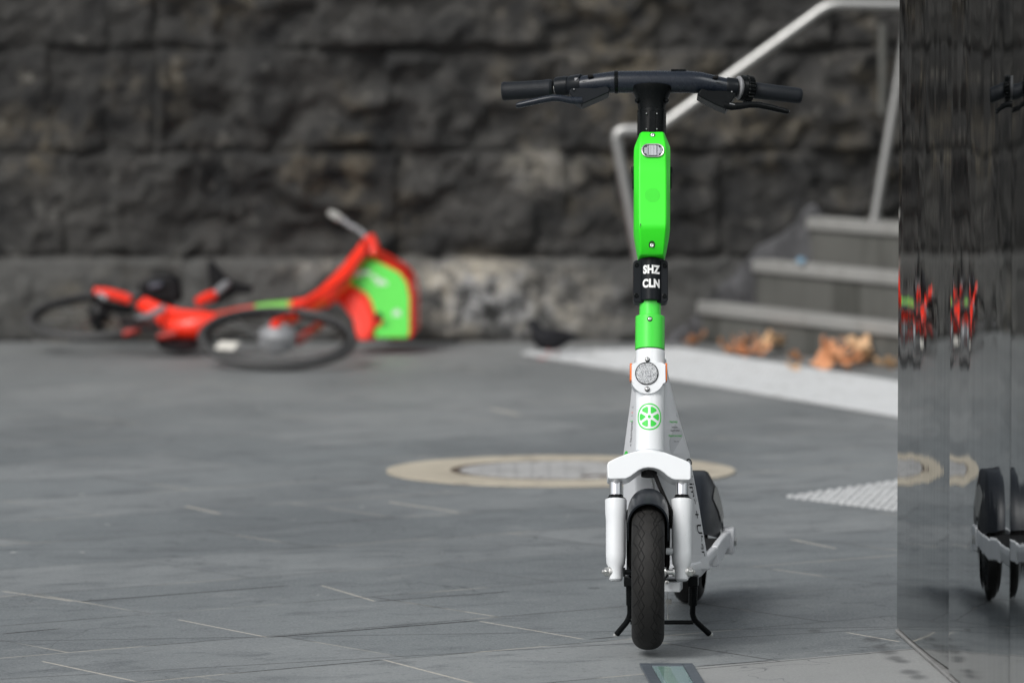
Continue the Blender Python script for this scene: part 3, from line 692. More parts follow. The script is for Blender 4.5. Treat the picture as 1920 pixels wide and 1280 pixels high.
for r_ in range(0, 8):
    n_ = 1 if r_ == 0 else r_*6
    if r_ == 0: n_ = 1
    for k in range(n_):
        a = 2*math.pi*k/n_+r_*.3; x = 1222+math.cos(a)*r_*1.95; y = 380+math.sin(a)*r_*1.95
        c = on_pack(x, y, .0004); sg.poly([c+(RX*math.cos(t)+AX*math.sin(t))*  .38*PXM for t in [2*math.pi*i/7 for i in range(7)]])
finish(sg, 'speaker_holes', M['ink_black'], pk, False)
for (x, y, r_) in ((1222.5, 261, 5.2), (1220.8, 471.5, 6.0)):
    mb = MB(); mb.poly([on_pack(x+math.cos(t)*r_, y-math.sin(t)*r_*(.8 if y < 300 else 1.15), .0007) for t in [2*math.pi*i/22 for i in range(22)]]); finish(mb, 'screw_recess', mat('recess_shade_green', (.015, .09, .012), .6), pk, False)  # flat disc, shade of the recess put into its dark green
    mb = MB(); c = on_pack(x, y+1.2, .0022); mb.lathe(c, FN, ((0, 3.4*PXM), (.0008, 3.4*PXM), (.001, 2.4*PXM), (.0005, 1.6*PXM)), 16); finish(mb, 'screw', M['screw'], pk)
mb = MB(); mb.poly([on_pack(1199+dx, 441+dy, .0006) for dx, dy in ((-.5, -6), (.7, -5), (1.4, -1), (1.0, 3), (0, 4), (-1.1, 1))]); finish(mb, 'scuff', mat('dark_scuff', (.02, .10, .02), .6), pk, False)
for s_ in (-1, 1):   # black buckles on the sides
    x = 1222.4+s_*35.3
    mb = MB(); mb.tube([S(x, 313, .006), S(x, 325, .006)], 3.4*PXM, 12); mb.box(S(x-.3*s_, 340, .006), RX*(1.8*PXM), AX*(16*PXM), FN*.009)
    finish(mb, 'side_buckle', M['black'], pk, True, .001)
# ---- plate with the scooter's name
def plate():
    mb = MB(); R_ = .0275
    # flat flange with rounded corners
    pts = []
    for (cx, cy, a0) in ((1245.5, 494.5, -90), (1245.5, 560, 0), (1194.5, 560, 90), (1194.5, 494.5, 180)):
        for k in range(6): a = math.radians(a0+90*k/5); pts.append((cx+math.cos(a)*7, cy+math.sin(a)*7))
    mb.prism([S(x, y, -.018) for x, y in pts], -FN*.03); return finish(mb, 'name_plate', M['graphite_matt'], sc, True, .0012)
pl = plate()
PR = .0295; PC = -.003
mb = MB(); rings = []
for y in (488, 489, 566, 567):
    c = S(1220, y, PC); rr = PR-(.001 if y in (488, 567) else 0)
    rings.append([c+(RX*math.sin(a)*rr*.80+FN*math.cos(a)*rr) for a in [math.radians(-100+200*k/30) for k in range(31)]]+[c-FN*.01])
mb.loft(rings); finish(mb, 'plate_cover', M['graphite_matt'], pl)
mb = stem_lathe(1221, ((488, 24), (478, 24), (470, 22)), 'housing_foot', M['black'], sc)
for word, yc in (('SHZ', 511.5), ('CLN', 537.5)):
    mb = MB(); vf = text_pts(word, 20.5, 1.15, .93, 1.08)
    def wrap(x, y):
        a = x*PXM/PR/.95; c = S(1220.5, yc-y, PC)
        return c+RX*math.sin(a)*PR*.80*1.06+FN*(math.cos(a)*PR+.0007)
    put_flat(mb, vf, wrap); finish(mb, 'lettering', M['ink_white'], pl, False)
for x, y in ((1193.8, 497), (1246.4, 498.5), (1193.2, 554), (1246, 555)):
    mb = MB(); mb.lathe(S(x, y, -.018), FN, ((-.001, 4.6*PXM), (.0014, 4.6*PXM), (.0018, 3.6*PXM), (.0004, 2.2*PXM)), 16); finish(mb, 'screw', M['black'], pl)
# ---- white head tube
HR = 27.5
def head_x(y): return 1219.0-(y-660)*.006
head = stem_lathe(head_x, ((848, 24), (846.5, 27.5), (660, 27.5), (657.5, 26.5)), 'head_tube', M['white'], sc)
def on_head(arcpx, y, lift=.0004, xc=None):
    r = HR*axisY(y)/FPX; a = arcpx/HR
    return S(head_x(y) if xc is None else xc, y)+(RX*math.sin(a)+FN*math.cos(a))*(r+lift)
# lime-slice emblem, wrapped on the tube
em = MB(); EY = 786; EX = -1.6
def ring_patch(r0, r1, a0, a1, na, nr=2):
    grid = []
    for i in range(nr+1):
        r = r0+(r1-r0)*i/nr; row = []
        for k in range(na+1):
            lo = a0(r) if callable(a0) else a0; hi = a1(r) if callable(a1) else a1
            a = lo+(hi-lo)*k/na; row.append(on_head(EX+math.cos(a)*r, EY-math.sin(a)*r*1.0))
        grid.append(row)
    em.loft(grid, cap=False, closed=False)
ring_patch(22.7, 25.2, 0, 2*math.pi, 64, 1)
ring_patch(0.01, 2.9, 0, 2*math.pi, 20, 1)
for k in range(6):
    c = math.radians(60*k)
    hw = lambda r: max(.02, math.radians(30)-math.asin(min(.9, 2.5/r))-(.13 if r > 18.6 else 0)-(.05 if r < 8 else 0))
    ring_patch(7.0, 19.4, lambda r: c-hw(r), lambda r: c+hw(r), 10, 8)
finish(em, 'emblem', M['green_ink'], head, False)
# reflector housing
mb = MB(); P = lambda x, y, o: S(x, y, o)
out = [(1191.5, 679.5), (1240, 679), (1247.5, 683), (1247.8, 716), (1243, 719.5)]
for k in range(13):
    a = math.radians(15+150*k/12); out.append((1214+math.cos(a)*31, 709+math.sin(a)*29))
out += [(1189, 719), (1184.5, 715), (1184.5, 683)]
mb.prism([P(x, y, -.0335) for x, y in out], -FN*.035); rh = finish(mb, 'reflector_mount', M['white'], sc, True, .004, 3)
mb = MB(); mb.lathe(S(1212.7, 700, -.0335), FN, ((-.002, 21.8*PXM), (.0018, 21.8*PXM), (.0022, 20.4*PXM), (.001, 20.2*PXM)), 48); finish(mb, 'reflector_rim', M['black'], rh)
mb = MB(); mb.lathe(S(1212.7, 700, -.0335), FN, ((0, 20.3*PXM), (.0014, 20.3*PXM), (.0020, 19*PXM)), 48)
for dx in (-8.6, 5.6): mb.box(S(1212.7+dx, 700, -.0357), RX*(.9*PXM), AX*(17.5*PXM), FN*.0003)
finish(mb, 'front_reflector', M['reflector'], rh, True, angle=20)
for x0, s_ in ((1182.8, -1), (1248.6, 1)):
    mb = MB(); mb.box(S(x0, 699, -.017), RX*(2.2*PXM), AX*(16.5*PXM), FN*.013); finish(mb, 'side_reflector', M['orange'], rh, True, .0012)
for y, d in ((673.5, -.0318), (729, -.0362)): screw(1213.5, y, 4.6, d, rh)
# dark slit at the foot of the head tube
stem_lathe(1218, ((849, 25), (845, 25)), 'head_bearing', M['black'], sc)
# ---- frame neck: wedge opening towards the deck
fr_rows = ((672, 1218, 22, .004, 1190, 1249, .03), (700, 1218, 24, .004, 1187.5, 1252.5, .045), (760, 1218, 25, .006, 1181, 1267, .075), (800, 1218, 25.5, .010, 1175.5, 1278, .095), (850, 1218, 26, .025, 1169, 1292.5, .13), (900, 1221, 30, .085, 1168.5, 1302, .165), (950, 1228, 34, .145, 1169, 1311, .21), (1000, 1236, 40, .19, 1171, 1319, .26), (1040, 1241, 46, .225, 1172, 1326, .31), (1060, 1243, 50, .24, 1172, 1330.5, .335), (1068, 1244, 50, .245, 1173, 1331.5, .345))
mb = MB(); rings = []
for y, xc, wn_, on_, xl, xr, ob in fr_rows:
    rings.append([S(xc-wn_, y, on_+.008), S(xc-wn_*.6, y, on_), S(xc+wn_*.6, y, on_), S(xc+wn_, y, on_+.008), S(xr-1, y, ob-.012), S(xr, y, ob), S(xr-4, y, ob+.018), S(xl+4, y, ob+.018), S(xl, y, ob), S(xl+1, y, ob-.012)])
mb.loft(rings); frame = finish(mb, 'frame_neck', M['white_panel'], sc, True, .003, 2, angle=30)
def on_side(y, f, side=1, lift=.0006):
    """point on the neck's side panel, f from nose edge (0) to rear edge (1)"""
    for ra, rb in zip(fr_rows, fr_rows[1:]):
        if ra[0] <= y <= rb[0]:
            k = (y-ra[0])/(rb[0]-ra[0]); v = [p*(1-k)+q*k for p, q in zip(ra, rb)]
            x0 = v[1]+side*v[2]; x1 = (v[5]-1) if side > 0 else (v[4]+1)
            p = S(x0, y, v[3]+.008); q = S(x1, y, v[6]-.012); n = (q-p).cross(AX).normalized()
            if n.y > 0: n = -n
            return p*(1-f)+q*f+n*lift
    return S(1300, y, .2)
def side_text(body, size, y0, f0, side, m, rot=True, bold=0, sx=1, name='lettering', fpx=60.0):
    mb = MB(); vf = text_pts(body, size, bold, sx)
    def fn(x, y):
        if rot: return on_side(y0+x, f0+y/fpx, side)           # reads downwards
        return on_side(y0-y, f0+x/fpx, side)
    put_flat(mb, vf, fn); return finish(mb, name, m, frame, False)
mb = MB(); mb.poly([on_side(y, f, 1, .0003) for y, f in ((772, .97), (800, .62), (826, .28), (848, .30), (900, .36), (940, .40), (940, .985), (900, .985), (848, .985), (810, .98))]); finish(mb, 'side_film', mat('grey_side_film', (.60, .615, .64), .4), frame, False)
side_text('Lime + Uber', 29, 966, .86, 1, M['ink_black'], True, .1, 1.02, fpx=105)
for body, y0, sz, m in (('Need help?', 790.5, 6.4, 'green_ink'), ('help.li.me', 800.5, 5.0, 'ink_grey'), ('support center', 806.5, 5.0, 'ink_grey'), ('Report an issue?', 816.5, 6.0, 'green_ink'), ('Scan me', 827, 4.0, 'ink_grey')):
    side_text(body, sz, y0, .62 if y0 < 812 else .58, 1, M[m], False, .05, .75, fpx=46)
side_text('C', 17, 865, .93, 1, M['ink_black'], True, .5, 1, fpx=60)
side_text('SF05PVINST >', 10, 813, .45, -1, M['ink_grey'], True, .1, .78, fpx=40)
for body, y0, m in (('Need', 763, 'ink_grey'), ('help', 773, 'red'), ('li.me', 779, 'ink_grey'), ('Report', 789, 'green_ink')): side_text(body, 5, y0, .55, -1, M[m], False, 0, .7, fpx=30)
mb = MB(); mb.poly([on_side(853+math.sin(t)*8, .8+math.cos(t)*.16, -1) for t in [2*math.pi*i/18 for i in range(18)]]); finish(mb, 'green_mark', M['green_ink'], frame, False)
mb = MB(); mb.poly([on_side(y, f, -1) for y, f in ((890, .78), (905, .78), (905, .95), (890, .95))]); finish(mb, 'green_mark', M['green_ink'], frame, False)
# ---- fork
crown = [(1191, 845.5), (1244, 846.5), (1262, 853), (1280, 860), (1293, 866), (1295.5, 872), (1295.5, 897), (1292, 899.5), (1266, 899), (1260, 897), (1252, 892), (1244, 885), (1236, 880), (1227, 877), (1216, 876), (1206, 877.5), (1198, 881), (1190, 887), (1182, 893), (1173, 897), (1144, 897.5), (1139.5, 895.5), (1138.5, 870), (1141, 865), (1154, 858.5), (1174, 850.5)]
mb = MB(); mb.prism([S(x, y, -.038) for x, y in crown], -FN*.062); cr = finish(mb, 'fork_crown', M['white'], sc, True, .007, 4, angle=50)
stem_lathe(1217.5, ((860, 31), (852, 29), (848.5, 26.5), (846, 25)), 'crown_race', M['white'], sc)
stem_lathe(1217, ((893, 15), (876, 15)), 'steerer_bore', M['black_matt'], sc)
for side, xc in ((-1, 1154.7), (1, 1278.3)):
    lg = stem_lathe(lambda y: xc+(0 if y < 1040 else -side*0.0), ((1088.5, 9.5), (1086, 12.3), (1064, 13.5), (1056, 17.8), (1040, 18.9), (975, 18.9), (964, 20.0), (940, 20.6), (936.5, 20.2), (935, 18)), 'fork_leg', M['white_worn'], sc)
    d_ = lg
    q = stem_lathe(xc+.3, ((940, 12.3), (890, 12.3)), 'stanchion', M['chrome'], lg)
    q = stem_lathe(xc+.3, ((937, 19), (934.5, 18.6), (931, 14), (928, 13.2)), 'dust_seal', M['black'], lg)
    q = stem_lathe(xc+.3, ((901, 13.4), (897, 13.4)), 'crown_seal', M['black'], lg)
    # axle nut and washer
    mb = MB(); x_out = 1142 if side < 0 else 1290; o_ = RX*side
    c = S(x_out, 1071.5, 0)
    mb.lathe(c-o_*.014, o_, ((0, 11.5*PXM), (.0135, 11.5*PXM), (.0145, 10.5*PXM)), 24)
    mb.lathe(c, o_, ((-.001, 9.2*PXM), (.0085, 9.2*PXM), (.010, 7.5*PXM), (.0101, 5*PXM), (.0135, 4.6*PXM), (.0145, 3*PXM)), 6)
    finish(mb, 'axle_nut', M['steel'], lg, True, .0006, 1, angle=30)
    mb = MB(); c = S(1262 if side > 0 else 1171, 1072, 0)
    mb.lathe(c, -o_, ((-.003, 8.5*PXM), (.001, 8.5*PXM), (.0012, 5*PXM), (.013, 5*PXM), (.014, 9*PXM), (.022, 12*PXM)), 24); finish(mb, 'axle_spacer', M['steel'] if side > 0 else M['black'], lg)
    if side > 0:
        mb = MB(); mb.lathe(S(1262, 1033, 0), -RX, ((0, 8*PXM), (.006, 7*PXM), (.014, 6*PXM), (.0145, 4*PXM)), 18); finish(mb, 'brake_boss', M['white_worn'], lg)
# ---- front wheel
def wheel(c, right, R, W, name, hubr, parent):
    """tyre with UV for the tread, hub drum"""
    fw = Vector((0, 0, 1)).cross(right).normalized(); n, m_ = 120, 28
    root = MB()
    prof = []
    for k in range(m_+1):
        a = math.pi*(k/m_); s_ = math.cos(a); c_ = math.sin(a)
        x = -W/2*math.copysign(abs(s_)**.84, s_); r = R-(W*.50)*(1-abs(c_)**.86); prof.append((x, r))
    bm = root.bm; uvl = bm.loops.layers.uv.new('UVMap'); G = []
    for i in range(n):
        a = 2*math.pi*i/n; d = fw*math.cos(a)+Vector((0, 0, 1))*math.sin(a)
        G.append([bm.verts.new(c+right*x+d*r) for x, r in prof])
    for i in range(n):
        for k in range(m_):
            f = bm.faces.new((G[i][k], G[(i+1) % n][k], G[(i+1) % n][k+1], G[i][k+1]))
            for lp, (uu, vv) in zip(f.loops, ((i, k), (i+1, k), (i+1, k+1), (i, k+1))): lp[uvl].uv = (uu/n, prof[vv][0]/W+.5)
    ty = finish(root, name, M['tyre'], parent)
    mb = MB(); mb.lathe(c-right*(W*.44), right, ((0, .012), (0, hubr*.9), (.004, hubr), (.004, R-W*.5), (W*.88-.004, R-W*.5), (W*.88-.004, hubr), (W*.88, hubr*.9), (W*.88, .012)), 60)
    finish(mb, 'hub', M['black'], ty); return ty
WC = A_+Vector((.0, 0, 0)); 
wr = Vector((1, -.024, 0)).normalized()
wheel(WC, wr, .1495, .0645, 'front_wheel', .075, sc)
# fender over the front wheel
def fender(c, right, prof, a0, a1, name, m, parent, n=40, thick=.003):
    fw = Vector((0, 0, 1)).cross(right).normalized()
    if fw.y > 0: fw = -fw          # angle 0 points to the camera, 90 up
    rings = []
    full = prof+[(x*(1-thick/max(abs(x), .02)) if x else x, r-thick) for x, r in prof[::-1]]
    for i in range(n+1):
        a = math.radians(a0+(a1-a0)*i/n); d = fw*math.cos(a)+Vector((0, 0, 1))*math.sin(a)
        rings.append([c+right*x+d*r for x, r in full])
    mb = MB(); mb.loft(rings); return finish(mb, name, m, parent, True, angle=50)
fp = []
for k in range(21):
    a = math.radians(180*k/20); s_ = math.cos(a); fp.append((-.0405*math.copysign(abs(s_)**.92, s_), .118+.050*math.sin(a)**.95))
fp = [(-.041, .080)]+fp+[(.041, .080)]
fender(WC, wr, fp, 61, 190, 'front_fender', M['fender'], sc)
# skirts that run down inside the fork
for s_ in (-1, 1):
    mb = MB(); q = [S(x, y, .02) for x, y in (((1216+s_*31.5), 950), ((1216+s_*41), 955), ((1216+s_*40), 1058), ((1216+s_*35), 1068), ((1216+s_*31.5), 1060))]
    mb.prism(q, -FN*.06); finish(mb, 'fork_guard', M['black_matt'], sc, True, .002)
mb = MB(); pts = [S(x, y, o) for x, y, o in ((1220, 880, -.005), (1229, 892, -.012), (1237, 912, -.018), (1247, 934, -.02), (1258, 958, -.012), (1260, 990, 0))]
fine_ = []
for a, b in zip(pts, pts[1:]):
    for k in range(12): fine_.append(a.lerp(b, k/12))
fine_.append(pts[-1]); mb.tube(fine_, [4.3*PXM if i % 2 else 3.4*PXM for i in range(len(fine_))], 12); finish(mb, 'brake_cable', M['black_matt'], sc)
mb = MB(); pts = []
for k in range(90):
    t = k/89; y = 893+28*t; a = 2*math.pi*9*t; pts.append(S(1221+4.5*math.sin(t*2)+math.cos(a)*3.6, y+math.sin(a)*1.2, .05)+FN*(math.sin(a)*.004))
mb.tube(pts, 1.1*PXM, 6); mb.tube([S(1206, 890, .05), S(1212, 889, .048), S(1221, 890, .05)], [3.2*PXM, 4*PXM, 3*PXM], 10); finish(mb, 'coil_cable', M['steel'], sc)
# ---- deck, arms, rear wheel
FW = Vector((WC.x, WC.y, 0)); RV = Vector((.119, .993, 0)).normalized(); RR = Vector((RV.y, -RV.x, 0))
def L(s, lat, z): return FW+RV*s+RR*lat+Vector((0, 0, z))
mb = MB(); rings = []
for s, hw, zb, zt in ((.225, .040, .128, .150), (.25, .060, .122, .152), (.30, .078, .117, .155), (.36, .086, .115, .156), (.72, .087, .115, .152), (.775, .080, .122, .150)):
    rings.append([L(s, -hw, zt), L(s, hw, zt), L(s, hw+.001, zt-.014), L(s, hw*.86, zb), L(s, -hw*.86, zb), L(s, -hw-.001, zt-.014)])
mb.loft(rings); deck = finish(mb, 'deck', M['white_panel'], sc, True, .004, 2)
mb = MB(); mb.prism([L(.36, -.074, .1545), L(.36, .074, .1545), L(.75, .074, .1515), L(.75, -.074, .1515)], (0, 0, .004)); finish(mb, 'foot_mat', M['black_matt'], deck, False)
mb = MB(); mb.box(L(.27, .012, .107), RR*.030, RV*.03, Vector((0, 0, .010))); finish(mb, 'stand_mount', M['white_worn'], deck, True, .002)
RWC = L(.926, 0, .131)
for s_ in (-1, 1):
    mb = MB(); rings = []
    for s, z, h in ((.60, .133, .022), (.74, .135, .021), (.86, .139, .017), (.915, .137, .02)):
        rings.append([L(s, s_*.074, z-h), L(s, s_*.088, z-h), L(s, s_*.088, z+h), L(s, s_*.074, z+h)])
    mb.loft(rings); arm = finish(mb, 'rear_arm', M['white_panel'], sc, True, .003, 2)
    mb = MB(); mb.prism([L(.905, s_*.072, .106), L(.955, s_*.072, .106), L(.96, s_*.072, .15), (L(.945, s_*.072, .162)), L(.91, s_*.072, .160)], RR*(s_*.024)); ax_ = finish(mb, 'axle_cap', M['white_panel'], arm, True, .004, 2)
    mb = MB(); mb.lathe(L(.93, s_*.094, .131), RR*s_, ((0, .010), (.006, .010), (.007, .007)), 6); finish(mb, 'axle_nut', M['steel'], arm)
wheel(RWC, RR, .131, .062, 'rear_wheel', .07, sc)
rf = fender(RWC, RR, [(-.070, .045), (-.064, .085), (-.054, .118), (-.038, .147), (-.030, .151), (.030, .151), (.038, .147), (.054, .118), (.064, .085), (.070, .045)], 12, 165, 'rear_fender', M['fender'], sc, 36)
def rfp(lat, r, deg):
    a = math.radians(deg); fwv = -RV; return RWC+RR*lat+(fwv*math.cos(a)+Vector((0, 0, 1))*math.sin(a))*r
for s_ in (-1, 1):
    mb = MB(); rows = []
    for (lat, r) in ((.0715, .050), (.0655, .085), (.0555, .118)):
        rows.append([rfp(s_*(lat+.0008), r, d) for d in range(56, 131, 6)])
    mb.loft(rows, cap=False, closed=False); stk = finish(mb, 'fender_sticker', mat('pale_sticker', (.37, .37, .35), .45), rf)
# ---- centre stand
ks = MB(); fz = .012
def gp(px, py, Y): return at(px, py, Y)
stand = finish(MB().tube([gp(1182, 1166, 11.445), gp(1300, 1166, 11.445)], 4.2*PXM, 12), 'centre_stand', M['black'], sc)
for pts, nm in ((((1180.5, 1096, 11.42, 7.2), (1181, 1133, 11.43, 7.2)), 'stand_sleeve'), (((1300, 1096, 11.42, 8.4), (1299, 1133, 11.43, 8.6)), 'stand_sleeve')):
    finish(MB().tube([gp(x, y, Y) for x, y, Y, r in pts], [r*PXM for x, y, Y, r in pts], 18), nm, M['black'], stand)
for P_ in (((1181, 1120, 11.43), (1181.5, 1158, 11.445), (1154, 1191, 11.46)), ((1299.5, 1120, 11.43), (1298, 1158, 11.445), (1333, 1190.5, 11.46))):
    pp = arc([gp(*p) for p in P_], .016, 8)
    lg = finish(MB().tube(pp, 5.6*PXM, 16), 'leg', M['black'], stand)
    d = (pp[-1]-pp[-3]).normalized(); mb = MB(); mb.lathe(pp[-1]-d*.004, d, ((0, 5.9*PXM), (.004, 5.9*PXM), (.0065, 4*PXM)), 16); finish(mb, 'foot', M['steel'], stand)
for x in (1180, 1300):
    mb = MB(); mb.box(gp(x, 1088, 11.42), RR*.010, RV*.014, Vector((0, 0, .011))); finish(mb, 'pivot_bracket', M['black'], stand, True, .002)
mb = MB(); pts = []
mb.tube([gp(1252, 1092, 11.40), gp(1251, 1126, 11.42), gp(1253, 1160, 11.44)], .9*PXM, 8); mb.tube([gp(1253, 1153, 11.437), gp(1253, 1160, 11.44)], 2*PXM, 8)
mb.box(gp(1254, 1127, 11.42), RR*.006, RV*.005, Vector((0, 0, .005))); mb.lathe(gp(1251, 1091, 11.38), -RV, ((0, .004), (.004, .004), (.005, .002)), 10); finish(mb, 'release_cable', M['steel'], stand)
# ================================================================== FALLEN BICYCLE
bk = thing('red_bicycle', ground(520, 687), 'red hire bicycle lying on its side with a green front basket against the wall', 'bicycle'); bk.location.z = 0
M['bike_tyre'] = mat('bicycle_tyre', (.055, .055, .055), .55, bump=.3)
M['black_plastic'] = mat('bicycle_black_plastic', (.008, .008, .009), .45, spec=.25)
def bike_wheel(c, n, R, name, hub_m, hr, hw, hubpart):
    n = Vector(n).normalized(); u = n.orthogonal().normalized(); v = n.cross(u)
    circ = lambda r, k, N, h=0: c+n*h+(u*math.cos(2*math.pi*k/N)+v*math.sin(2*math.pi*k/N))*r
    def torus(r, t, t2, N=64, m=12):
        mb = MB(); R_ = []
        for i in range(N):
            d = (circ(1, i, N)-c).normalized(); R_.append([mb.bm.verts.new(c+d*(r+math.cos(2*math.pi*j/m)*t)+n*math.sin(2*math.pi*j/m)*t2) for j in range(m)])
        for i in range(N):
            for j in range(m): mb.face((R_[i][j], R_[(i+1) % N][j], R_[(i+1) % N][(j+1) % m], R_[i][(j+1) % m]))
        return mb
    wh = finish(torus(R-.0165, .0165, .0165), name, M['bike_tyre'], bk)
    finish(torus(R-.038, .007, .011), 'rim', M['black_plastic'], wh)
    mb = MB()
    for k in range(28):
        a = circ(hr*.8, k, 28, hw*(.45 if k % 2 else -.45)); b = circ(R-.046, k+(1.4 if (k//2) % 2 else -1.4), 28); mb.tube([a, b], .0011, 5)
    finish(mb, 'spokes', M['steel'], wh)
    mb = MB(); mb.lathe(c-n*hw, n, ((0, hr*.55), (hw*.3, hr*.8), (hw*.5, hr), (hw*1.5, hr), (hw*1.7, hr*.8), (hw*2, hr*.55)), 32); finish(mb, hubpart, hub_m, wh)
    return wh, circ
FC = at(520, 634, 19.25); FNrm = Vector((.03, -.30, .955))
fwheel, fcirc = bike_wheel(FC, FNrm, .272, 'front_wheel', M['silver'], .064, .046, 'hub_motor')
RC = at(187, 592, 19.98); rwheel, rcirc = bike_wheel(RC, Vector((-.05, -.235, .97)), .262, 'rear_wheel', M['black_plastic'], .04, .05, 'hub')
mb = MB(); mb.tube([RC+Vector((.0, 0, .045)), RC+Vector((0, 0, .07))], [.016, .010], 12); finish(mb, 'axle', M['silver'], bk)
mb = MB(); mb.box(at(426, 648, 19.08), Vector((.034, -.02, 0)), Vector((.008, .02, .01)), Vector((0, .0, .004))); finish(mb, 'spoke_reflector', mat('white_reflector', (.7, .68, .62), .3), bk, True, .003)
def bt(pts, name, m, parent=bk, n=18, flat=1.0, up=None):
    """pts: photo column, row, distance, radius in photo px"""
    return finish(MB().tube([at(x, y, Y) for x, y, Y, r in pts], [r*Y/FPX for x, y, Y, r in pts], n, flat, up), name, m, parent)
# one swooping frame tube from the head down to the bottom bracket
bt([(690, 452, 20.0, 10), (676, 476, 19.97, 13), (655, 505, 19.92, 15), (632, 535, 19.86, 19), (606, 560, 19.80, 20), (575, 572, 19.76, 14), (540, 574, 19.75, 10.5)], 'head_tube', M['red'])
bt([(548, 573, 19.75, 10.5), (515, 574, 19.76, 9), (480, 578, 19.77, 8.5)], 'frame_sticker', mat('green_frame_sticker', (.16, .52, .05), .4))
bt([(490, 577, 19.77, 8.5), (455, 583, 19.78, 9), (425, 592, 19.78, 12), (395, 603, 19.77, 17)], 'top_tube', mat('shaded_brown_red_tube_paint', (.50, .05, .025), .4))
bt([(405, 600, 19.77, 16), (372, 611, 19.76, 24), (338, 615, 19.78, 24), (315, 604, 19.82, 17), (296, 588, 19.88, 12), (262, 572, 19.95, 9)], 'main_tube', M['red'])
bt([(392, 592, 19.8, 9), (340, 588, 19.86, 8), (305, 580, 19.9, 9), (270, 565, 19.95, 9)], 'seat_stay', M['red'])
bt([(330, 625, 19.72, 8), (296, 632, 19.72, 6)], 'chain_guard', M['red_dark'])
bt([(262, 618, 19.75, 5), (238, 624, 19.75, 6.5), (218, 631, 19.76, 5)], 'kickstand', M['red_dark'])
# front mudguard stay / fork
bt([(600, 566, 19.72, 13), (572, 582, 19.58, 12), (545, 598, 19.45, 10.5), (524, 606, 19.33, 10)], 'fork_blade', M['red'])
bt([(526, 603, 19.33, 9), (518, 609, 19.26, 12), (514, 612, 19.22, 8)], 'axle_cover', M['red'])
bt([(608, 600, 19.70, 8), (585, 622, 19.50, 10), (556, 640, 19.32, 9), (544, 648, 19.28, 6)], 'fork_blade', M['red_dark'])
# handlebar
hbk = bt([(690, 448, 20.0, 4.5), (676, 434, 20.02, 5), (660, 424, 20.04, 5.5), (645, 414, 20.06, 5.5), (638, 410, 20.07, 5)], 'handlebar', M['silver'])
bt([(640, 411, 20.06, 7), (630, 405, 20.08, 7.5), (619, 399, 20.1, 6.5)], 'grip', mat('grey_grip', (.36, .36, .34), .5), hbk)
bt([(652, 410, 20.04, 3.5), (660, 416, 20.03, 3.5)], 'brake_lever', M['black_plastic'], hbk)
bt([(693, 440, 20.0, 9), (700, 462, 20.0, 11.5), (701, 480, 19.98, 10)], 'stem_cover', M['red'])
# saddle, seat post, rear rack and battery box
bt([(370, 566, 19.86, 8), (385, 560, 19.88, 11), (401, 553, 19.9, 10)], 'seat_clamp', M['red'])
bt([(400, 552, 19.9, 7), (412, 543, 19.92, 8), (424, 533, 19.94, 8), (430, 528, 19.95, 4)], 'seat_post', M['silver'])
mb = MB(); out = [(388, 486), (400, 494), (418, 514), (438, 530), (474, 538), (474, 550), (440, 552), (416, 566), (404, 574), (397, 560), (391, 525)]
mb.prism([at(x, y, 19.96) for x, y in out], (0, .09, 0)); finish(mb, 'saddle', M['black_plastic'], bk, True, .012, 3)
mb = MB(); out = [(262, 527), (285, 517), (322, 514), (336, 524), (342, 566), (318, 570), (272, 562), (258, 548)]
mb.prism([at(x, y, 19.95) for x, y in out], (0, .12, 0)); bx_ = finish(mb, 'battery_box', M['black_plastic'], bk, True, .015, 3)
mb = MB(); mb.box(at(292, 535, 19.94), Vector((.022, 0, .004)), Vector((0, .01, 0)), Vector((0, 0, .008))); finish(mb, 'box_highlight', mat('box_highlight_tone', (.09, .10, .13), .3), bx_, True, .004)  # highlight on the black box, put in as a paler raised block
bt([(176, 545, 19.92, 6.5), (200, 549, 19.92, 9.5), (228, 557, 19.92, 10), (244, 563, 19.92, 9)], 'rear_rack', M['red'])
bt([(184, 551, 19.85, 5), (200, 560, 19.84, 6)], 'rack_stay', M['silver'])
bt([(172, 555, 19.96, 6), (195, 572, 19.97, 9), (225, 580, 19.97, 10), (250, 580, 19.96, 8)], 'mudguard', M['black_plastic'])
bt([(308, 577, 19.78, 7), (296, 585, 19.76, 8), (278, 593, 19.74, 7), (256, 601, 19.72, 8)], 'crank', M['silver'])
mb = MB(); mb.box(at(252, 604, 19.68), Vector((.03, -.02, 0)), Vector((.02, .04, 0)), Vector((0, 0, .010))); finish(mb, 'pedal', M['black_plastic'], bk, True, .004)
mb = MB(); mb.lathe(at(335, 640, 19.75), FNrm, ((-.01, .03), (-.01, .075), (0.0, .08), (.01, .06)), 28); finish(mb, 'chain_ring', M['black_plastic'], bk)
bt([(668, 428, 19.98, 1.6), (690, 470, 19.9, 1.6), (655, 520, 19.86, 1.6), (600, 553, 19.72, 1.6), (560, 575, 19.5, 1.6), (528, 603, 19.3, 1.6)], 'brake_cable', M['black_plastic'], bk, 8)
bt([(335, 650, 19.72, 2), (270, 632, 19.85, 2), (195, 606, 19.95, 2)], 'chain', M['rust'], bk, 8)
bt([(335, 632, 19.8, 2), (270, 616, 19.9, 2), (195, 596, 19.97, 2)], 'chain', M['rust'], bk, 8)
